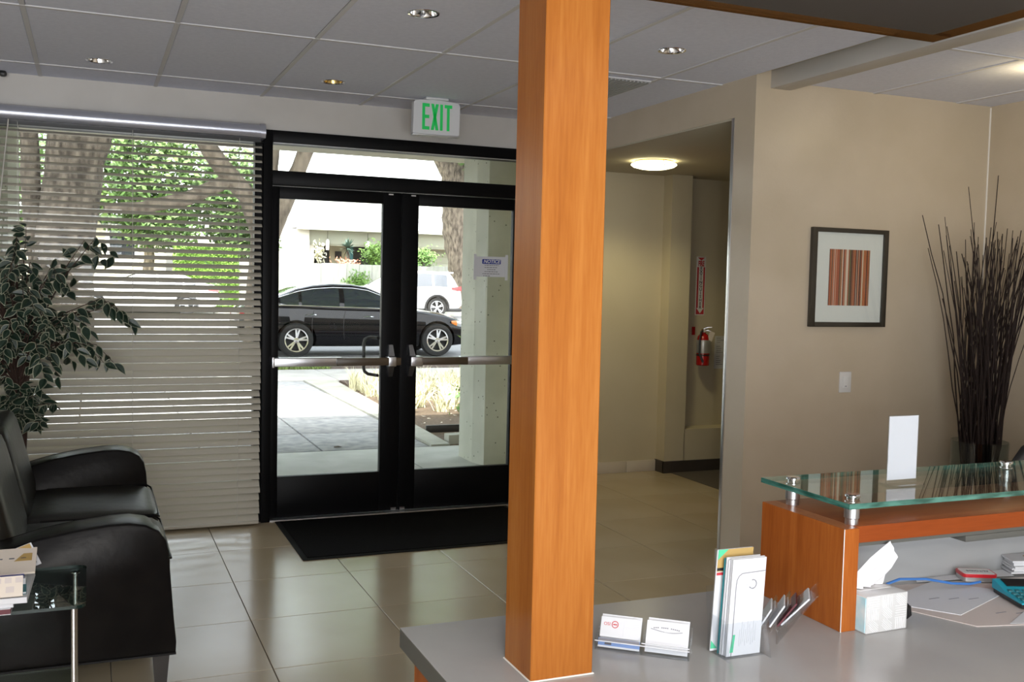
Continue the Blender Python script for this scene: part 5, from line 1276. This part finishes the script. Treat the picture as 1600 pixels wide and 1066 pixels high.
suv = dict(wb=2.70, hw=.92, wr=.37, tr=.36, tum=.20, hmax=.65,
    top=[(-.98, .75), (-.95, .98), (-.85, 1.06), (0, 1.10), (.9, 1.06), (2.1, 1.04), (2.4, 1.06), (2.9, 1.02), (3.3, .94), (3.52, .80), (3.62, .62)],
    low=[(-.98, .42), (-.85, .30), (-.4, .26), (3.1, .26), (3.62, .36)],
    wid=[(-.98, .86), (-.8, .95), (-.2, 1.0), (2.5, 1.0), (3.1, .96), (3.45, .84), (3.62, .70)],
    cab=[(-.86, 1.10), (-.72, 1.38), (-.60, 1.58), (-.52, 1.64), (.2, 1.69), (.9, 1.69), (1.25, 1.64), (1.7, 1.42), (2.28, 1.10)],
    wins=[(-.42, .08), (.16, .92), (1.02, 2.0)], handles=[.30, 1.42], mirror=1.85, doors=[.32, .98, 2.05], head=(3.1, .86, .42, .14), tail=(-.96, 1.06, .40, .17), wscreen=(1.32, 2.2), rscreen=(-.84, -.60), chrome=False, cladding=True, hmat='car_white', spokes=5, split=True)
t = car('suv', 'white sport utility car parked across the street beside the big tree trunk', (11.52, 35.45, .20), PI, 'car_white', suv)
q = MB(); q.mx = Matrix.Identity(4); q.box(-.72, -.42, -.58, .58, 1.60, 1.665, bev=.02); q.build('rear_spoiler', 'car_white', t, local=True)
ws = dict(sedan); ws = {**sedan, 'chrome': False, 'hmat': 'car_white'}
car('sedan', 'white sedan parked across the street, seen between the blind slats', (2.95, 36.0, .205), PI, 'car_white', ws)

# ================================================================== FENCE, HOUSES
t = thing('board_fence', 'pale grey wooden board fence behind the parked cars', 'fence', (10, 42, .35))
fb = MB(); fb.box(-.268, .268, -.015, .015, 0, 1.80, bev=.008, seg=1); fbm = fb.build('board', 'fence_wood', mesh_only=True, smooth=0)
for k in range(34): piece('board', fbm, t, Matrix.Translation((-5.2+k*.545, R.uniform(-.014, .014), R.uniform(-.015, .02))))
for z in (.4, 1.5): boxpart('rail', 'fence_wood', t, 4.6, 23, 42.02, 42.06, .35+z, .35+z+.09)
t = thing('house', 'low pale house with a deep porch roof behind the fence', 'house', (14, 56, .36))
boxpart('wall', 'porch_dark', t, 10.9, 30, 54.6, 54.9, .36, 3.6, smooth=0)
boxpart('wall', 'stucco', t, 4.0, 10.3, 51.6, 52.0, .36, 4.0, smooth=0)
boxpart('wall', 'siding', t, 15.9, 24, 53.0, 53.3, .36, 3.5, smooth=0)
for k in range(9): boxpart('siding_board', 'siding', t, 15.85, 24, 52.97, 53.02, .5+k*.33, .5+k*.33+.30, bev=.01)
boxpart('porch_beam', 'siding', t, 10.3, 30, 51.9, 52.15, 3.30, 4.02, bev=.01)
boxpart('porch_beam', 'siding', t, 10.3, 30, 51.95, 52.4, 3.22, 3.34, bev=.01)
boxpart('porch_ceiling', 'siding', t, 10.3, 30, 52.1, 54.7, 3.95, 4.02)
boxpart('house_wall', 'stucco', t, 10.3, 10.62, 52.0, 54.8, .36, 3.95)
boxpart('door_panel', 'black_plastic', t, 11.25, 11.93, 54.50, 54.62, .5, 3.3)
boxpart('wall_panel', 'stucco_yellow', t, 11.96, 12.95, 54.35, 54.6, .36, 3.4)
boxpart('wall_vent', 'porch_dark', t, 12.25, 12.6, 54.30, 54.36, 2.65, 3.0)
boxpart('post', 'teal_dark', t, 12.75, 12.92, 53.0, 53.2, .36, 3.25)
boxpart('window', 'car_glass', t, 16.3, 17.2, 52.90, 52.96, 2.2, 3.2)
boxpart('window', 'car_glass', t, 8.3, 8.75, 51.55, 51.62, 1.9, 3.1)
rf = MB(); rf.prism([(51.35, 4.08), (51.35, 4.16), (58, 5.2), (64.5, 4.16), (64.5, 4.08)], 'X', 9.6, 31); rf.build('roof', 'shingle', t, smooth=0)
rs = boxpart('eave_board', 'siding', t, 9.6, 31, 51.30, 51.36, 3.98, 4.14)
for (xl, zl_, ln, cols_, lab) in ((11.28, 3.95, .50, .10, 'white glass lantern hanging left on the porch'), (13.40, 3.92, .34, .15, 'white globe lantern hanging right on the porch')):
    o = thing('porch_lantern', lab, 'lantern', (xl, 51.8, zl_), 0, 'porch lanterns')
    q = MB(); q.tube([(xl, 51.8, zl_), (xl, 51.8, zl_-.4)], .012, 6); q.build('chain', 'dark_wood', o)
    q = MB(); q.lathe([(0, 0), (cols_*.5, -.03), (cols_, -.12), (cols_*.9, -.4*ln/.34), (.03, -ln), (0, -ln)], (xl, 51.8, zl_-.38), 12); q.build('shade', 'white_plastic', o, smooth=60)
t = thing('yucca', 'spiky grey green yucca on a thin trunk in front of the porch', 'plant', (12.15, 51, .36))
q = MB(); q.tube([(12.2, 51, .3), (12.25, 51, 1.8), (12.15, 51, 2.95)], [.10, .08, .07], 8); q.build('trunk', 'bark', t)
q = MB()
for k in range(90):
    d = Vector((RG.gauss(0, 1), RG.gauss(0, 1), RG.gauss(.3, .9))).normalized(); c = Vector((12.15, 51, 3.12)); s = Vector((-d.y, d.x, 0)).normalized()*.045; l = RG.uniform(.4, .62)
    q.face([c-s, c+s, c+d*l*.6+s*.8, c+d*l]); q.face([c-s, c+d*l*.6-s*.8, c+d*l])
q.build('leaf_rosette', 'leaf_yucca', t, smooth=0, kind='stuff')
def shrub(lab, c, rad, n, m, s0=.06, s1=.12, group=None, name='shrub'):
    o = thing(name, lab, 'shrub', (c[0], c[1], .36), 0, group)
    q = MB(); leaf_quads(q, c, n, rad, s0, s1, RG); q.build('foliage', m, o, smooth=0, kind='stuff')
    q = MB(); q.tube([(c[0], c[1], .3), c], [.06, .03], 6); q.build('stem', 'bark', o); return o
shrub('lime green bush behind the fence, right in the left door', (12.55, 47, 2.70), (.26, .3, .26), 900, 'leaf_lime')
shrub('small green climber growing in front of the fence between the cars', (10.4, 41.6, 1.40), (.24, .06, .20), 420, 'leaf_mid')
shrub('dark potted palm bush under the siding wall of the house', (15.85, 50, 2.75), (.32, .3, .22), 700, 'leaf_mid')
shrub('rusty flowering bush behind the fence under the yucca', (11.6, 49, 2.38), (.35, .2, .08), 80, 'stripe_salmon')
shrub('pale bush climbing at the white house corner', (10.05, 48, 2.70), (.12, .2, .25), 200, 'dry_grass')
# clipped hedge and the yellow house seen through the blinds
t = thing('hedge', 'clipped bright green hedge block across the street behind the blinds', 'hedge', (3.9, 40, .35))
q = MB()
for k in range(5200):
    f = RG.choice((0, 0, 0, 1, 2)); p = Vector((RG.uniform(2.95, 5.2), RG.uniform(39.4, 40.8), RG.uniform(.4, 2.62)))
    if f == 0: p.y = 39.4
    elif f == 1: p.z = 2.62
    else: p.x = RG.choice((2.95, 5.2))
    d = Vector((RG.uniform(-1, 1), RG.uniform(-1, 1), RG.uniform(-1, 1))).normalized(); e = d.orthogonal().normalized(); s = RG.uniform(.05, .10); q.face([p-d*s, p+e*s*.6, p+d*s, p-e*s*.6])
q.build('foliage', 'leaf_lime', t, smooth=0, kind='stuff')
boxpart('core', 'leaf_mid', t, 3.0, 5.15, 39.45, 40.75, .35, 2.56, bev=.05)
t = thing('house', 'yellowish house with a white framed window seen through the blinds', 'house', (-1, 50, .36))
boxpart('wall', 'stucco_yellow', t, -12, 3.2, 49, 49.4, .36, 4.0, smooth=0)
rf = MB(); rf.prism([(48.3, 4.0), (48.3, 4.12), (53, 5.6), (57, 4.1)], 'X', -13, 3.6); rf.build('roof', 'shingle', t, smooth=0)
fr_ = boxpart('window', 'white_plastic', t, (.62, 2.05, 48.92, 49.0, 3.60, 3.74), (.62, 2.05, 48.92, 49.0, 2.05, 2.20), (.62, .80, 48.92, 49.0, 2.2, 3.6), (1.86, 2.05, 48.92, 49.0, 2.2, 3.6))
boxpart('pane', 'car_glass', fr_, .80, 1.86, 48.95, 48.98, 2.2, 3.6)

# ================================================================== TREES
RT = random.Random(31)
def tree(lab, parts_, bm_, crown=None, leaf='leaf_bright', group=None, loc=None, name='tree'):
    t = thing(name, lab, 'tree', loc, 0, group)
    for i, (pts, rs_) in enumerate(parts_):
        P2, R2_ = [], []; m = 5
        for k in range(len(pts)-1):
            for j in range(m):
                f = j/m; a, b = Vector(pts[k]), Vector(pts[k+1]); P2.append(a.lerp(b, f)+Vector((RT.uniform(-1, 1), RT.uniform(-1, 1), 0))*rs_[k]*.05); R2_.append(rs_[k]+(rs_[k+1]-rs_[k])*f)
        P2.append(Vector(pts[-1])); R2_.append(rs_[-1])
        q = MB(); q.tube(P2, R2_, 16, True, .06, RT); q.build('trunk' if i == 0 else 'branch', bm_, t, smooth=70)
    if crown:
        q = MB()
        for (c, rad, n, s0, s1) in crown:
            for _ in range(n):
                while True:
                    p = Vector((RT.uniform(-1, 1), RT.uniform(-1, 1), RT.uniform(-1, 1)))
                    if (p.x**6+p.y**6+p.z**6 if rad[0] > 5 else p.length) < 1: break
                p = Vector(c)+Vector((p.x*rad[0], p.y*rad[1], p.z*rad[2])); d = Vector((RT.uniform(-1, 1), RT.uniform(-1, 1), RT.uniform(-.7, .7))).normalized(); e = d.orthogonal().normalized(); s = RT.uniform(s0, s1)
                q.face([p-d*s, p+e*s*.55, p+d*s, p-e*s*.55])
        q.build('foliage', leaf, t, smooth=0, kind='stuff')
    return t
# near street trees on the parkway; their crowns shade the street
tree('thick furrowed trunk of a street tree behind the left part of the blinds', [([(-.50, 17.6, -.1), (-.44, 17.6, .8), (-.36, 17.6, 2.0), (-.22, 17.6, 3.4), (-.16, 17.7, 6.0)], [.70, .50, .45, .43, .36]), ([(-.2, 17.6, 2.6), (.10, 17.5, 3.6), (.5, 17.3, 5.5)], [.20, .20, .16]), ([(-.74, 17.75, 1.6), (-.86, 17.75, 2.6), (-.88, 17.7, 3.5), (-1.0, 17.6, 5.2)], [.16, .15, .14, .11])], 'bark', [((-4.9, 15.8, 8.6), (5.2, 6.8, 1.5), 3600, .36, .62)], 'leaf_mid', None, (-.45, 17.6, 0))
tree('pale leaning multi-stem street tree beside the left glass door', [([(2.70, 17.8, -.1), (2.70, 17.8, .8), (2.72, 17.8, 1.9), (2.80, 17.8, 2.9), (2.86, 17.8, 4.0), (3.0, 17.9, 6.2)], [.34, .25, .20, .17, .17, .15]), ([(2.74, 17.8, 1.9), (3.08, 17.8, 2.75), (3.52, 17.7, 3.9), (4.4, 17.4, 6.2)], [.16, .15, .13, .10]), ([(2.80, 17.8, 2.0), (2.50, 17.8, 2.9), (1.95, 17.7, 3.5), (1.50, 17.6, 4.2), (.8, 17.2, 6.0)], [.17, .16, .15, .15, .11]), ([(2.2, 17.75, 3.18), (1.5, 17.6, 2.82), (.78, 17.5, 2.62), (.2, 17.4, 2.6)], [.12, .12, .10, .06])], 'bark_pale', [((5.9, 15.8, 8.6), (5.4, 6.8, 1.5), 3800, .36, .62)], 'leaf_mid', None, (3.0, 17.8, 0))
tree('big furrowed tree trunk standing behind the white car across the street', [([(14.2, 38.2, .2), (14.05, 38.2, 1.2), (13.75, 38.2, 2.4), (13.55, 38.2, 3.8), (13.45, 38.2, 5.2), (13.40, 38.2, 6.2)], [1.05, .72, .60, .62, .60, .55]), ([(13.6, 38.2, 5.0), (12.6, 38, 6.6), (11.6, 37.8, 8.0)], [.35, .32, .25]), ([(13.7, 38.3, 5.0), (14.3, 38.2, 6.6), (15.2, 38, 8.2)], [.38, .34, .26])], 'bark', [((14.4, 36.5, 6.6), (1.6, 1.5, 1.2), 420, .10, .2), ((14, 37, 10.5), (7, 7, 2.6), 2200, .35, .6)], 'leaf_bright', None, (14.2, 38.2, 0))
# leafy trees across the street that fill the view between the slats
for k, (x, y, z, rx_, ry_, rz_, n, lab) in enumerate(((-4.2, 43, 5.2, 3.6, 2.6, 2.4, 3800, 'bright leafy tree across the street at the far left of the blinds'), (2.0, 43, 5.4, 2.5, 2.0, 2.7, 5200, 'bright leafy tree above the yellow house behind the blinds'), (5.75, 44, 4.7, 1.75, 2.0, 2.3, 3000, 'bright leafy tree behind the hedge near the left door'))):
    tree(lab, [([(x, y, .3), (x+.2, y, 2.2), (x-.1, y, z)], [.25, .2, .12])], 'bark', [((x, y, z), (rx_, ry_, rz_), n, .10, .20), ((x+.5, y-.6, z-rz_*.75), (rx_*.7, ry_*.6, 1.0), int(n*.22), .08, .17)], 'leaf_bright', None, (x, y, .35))
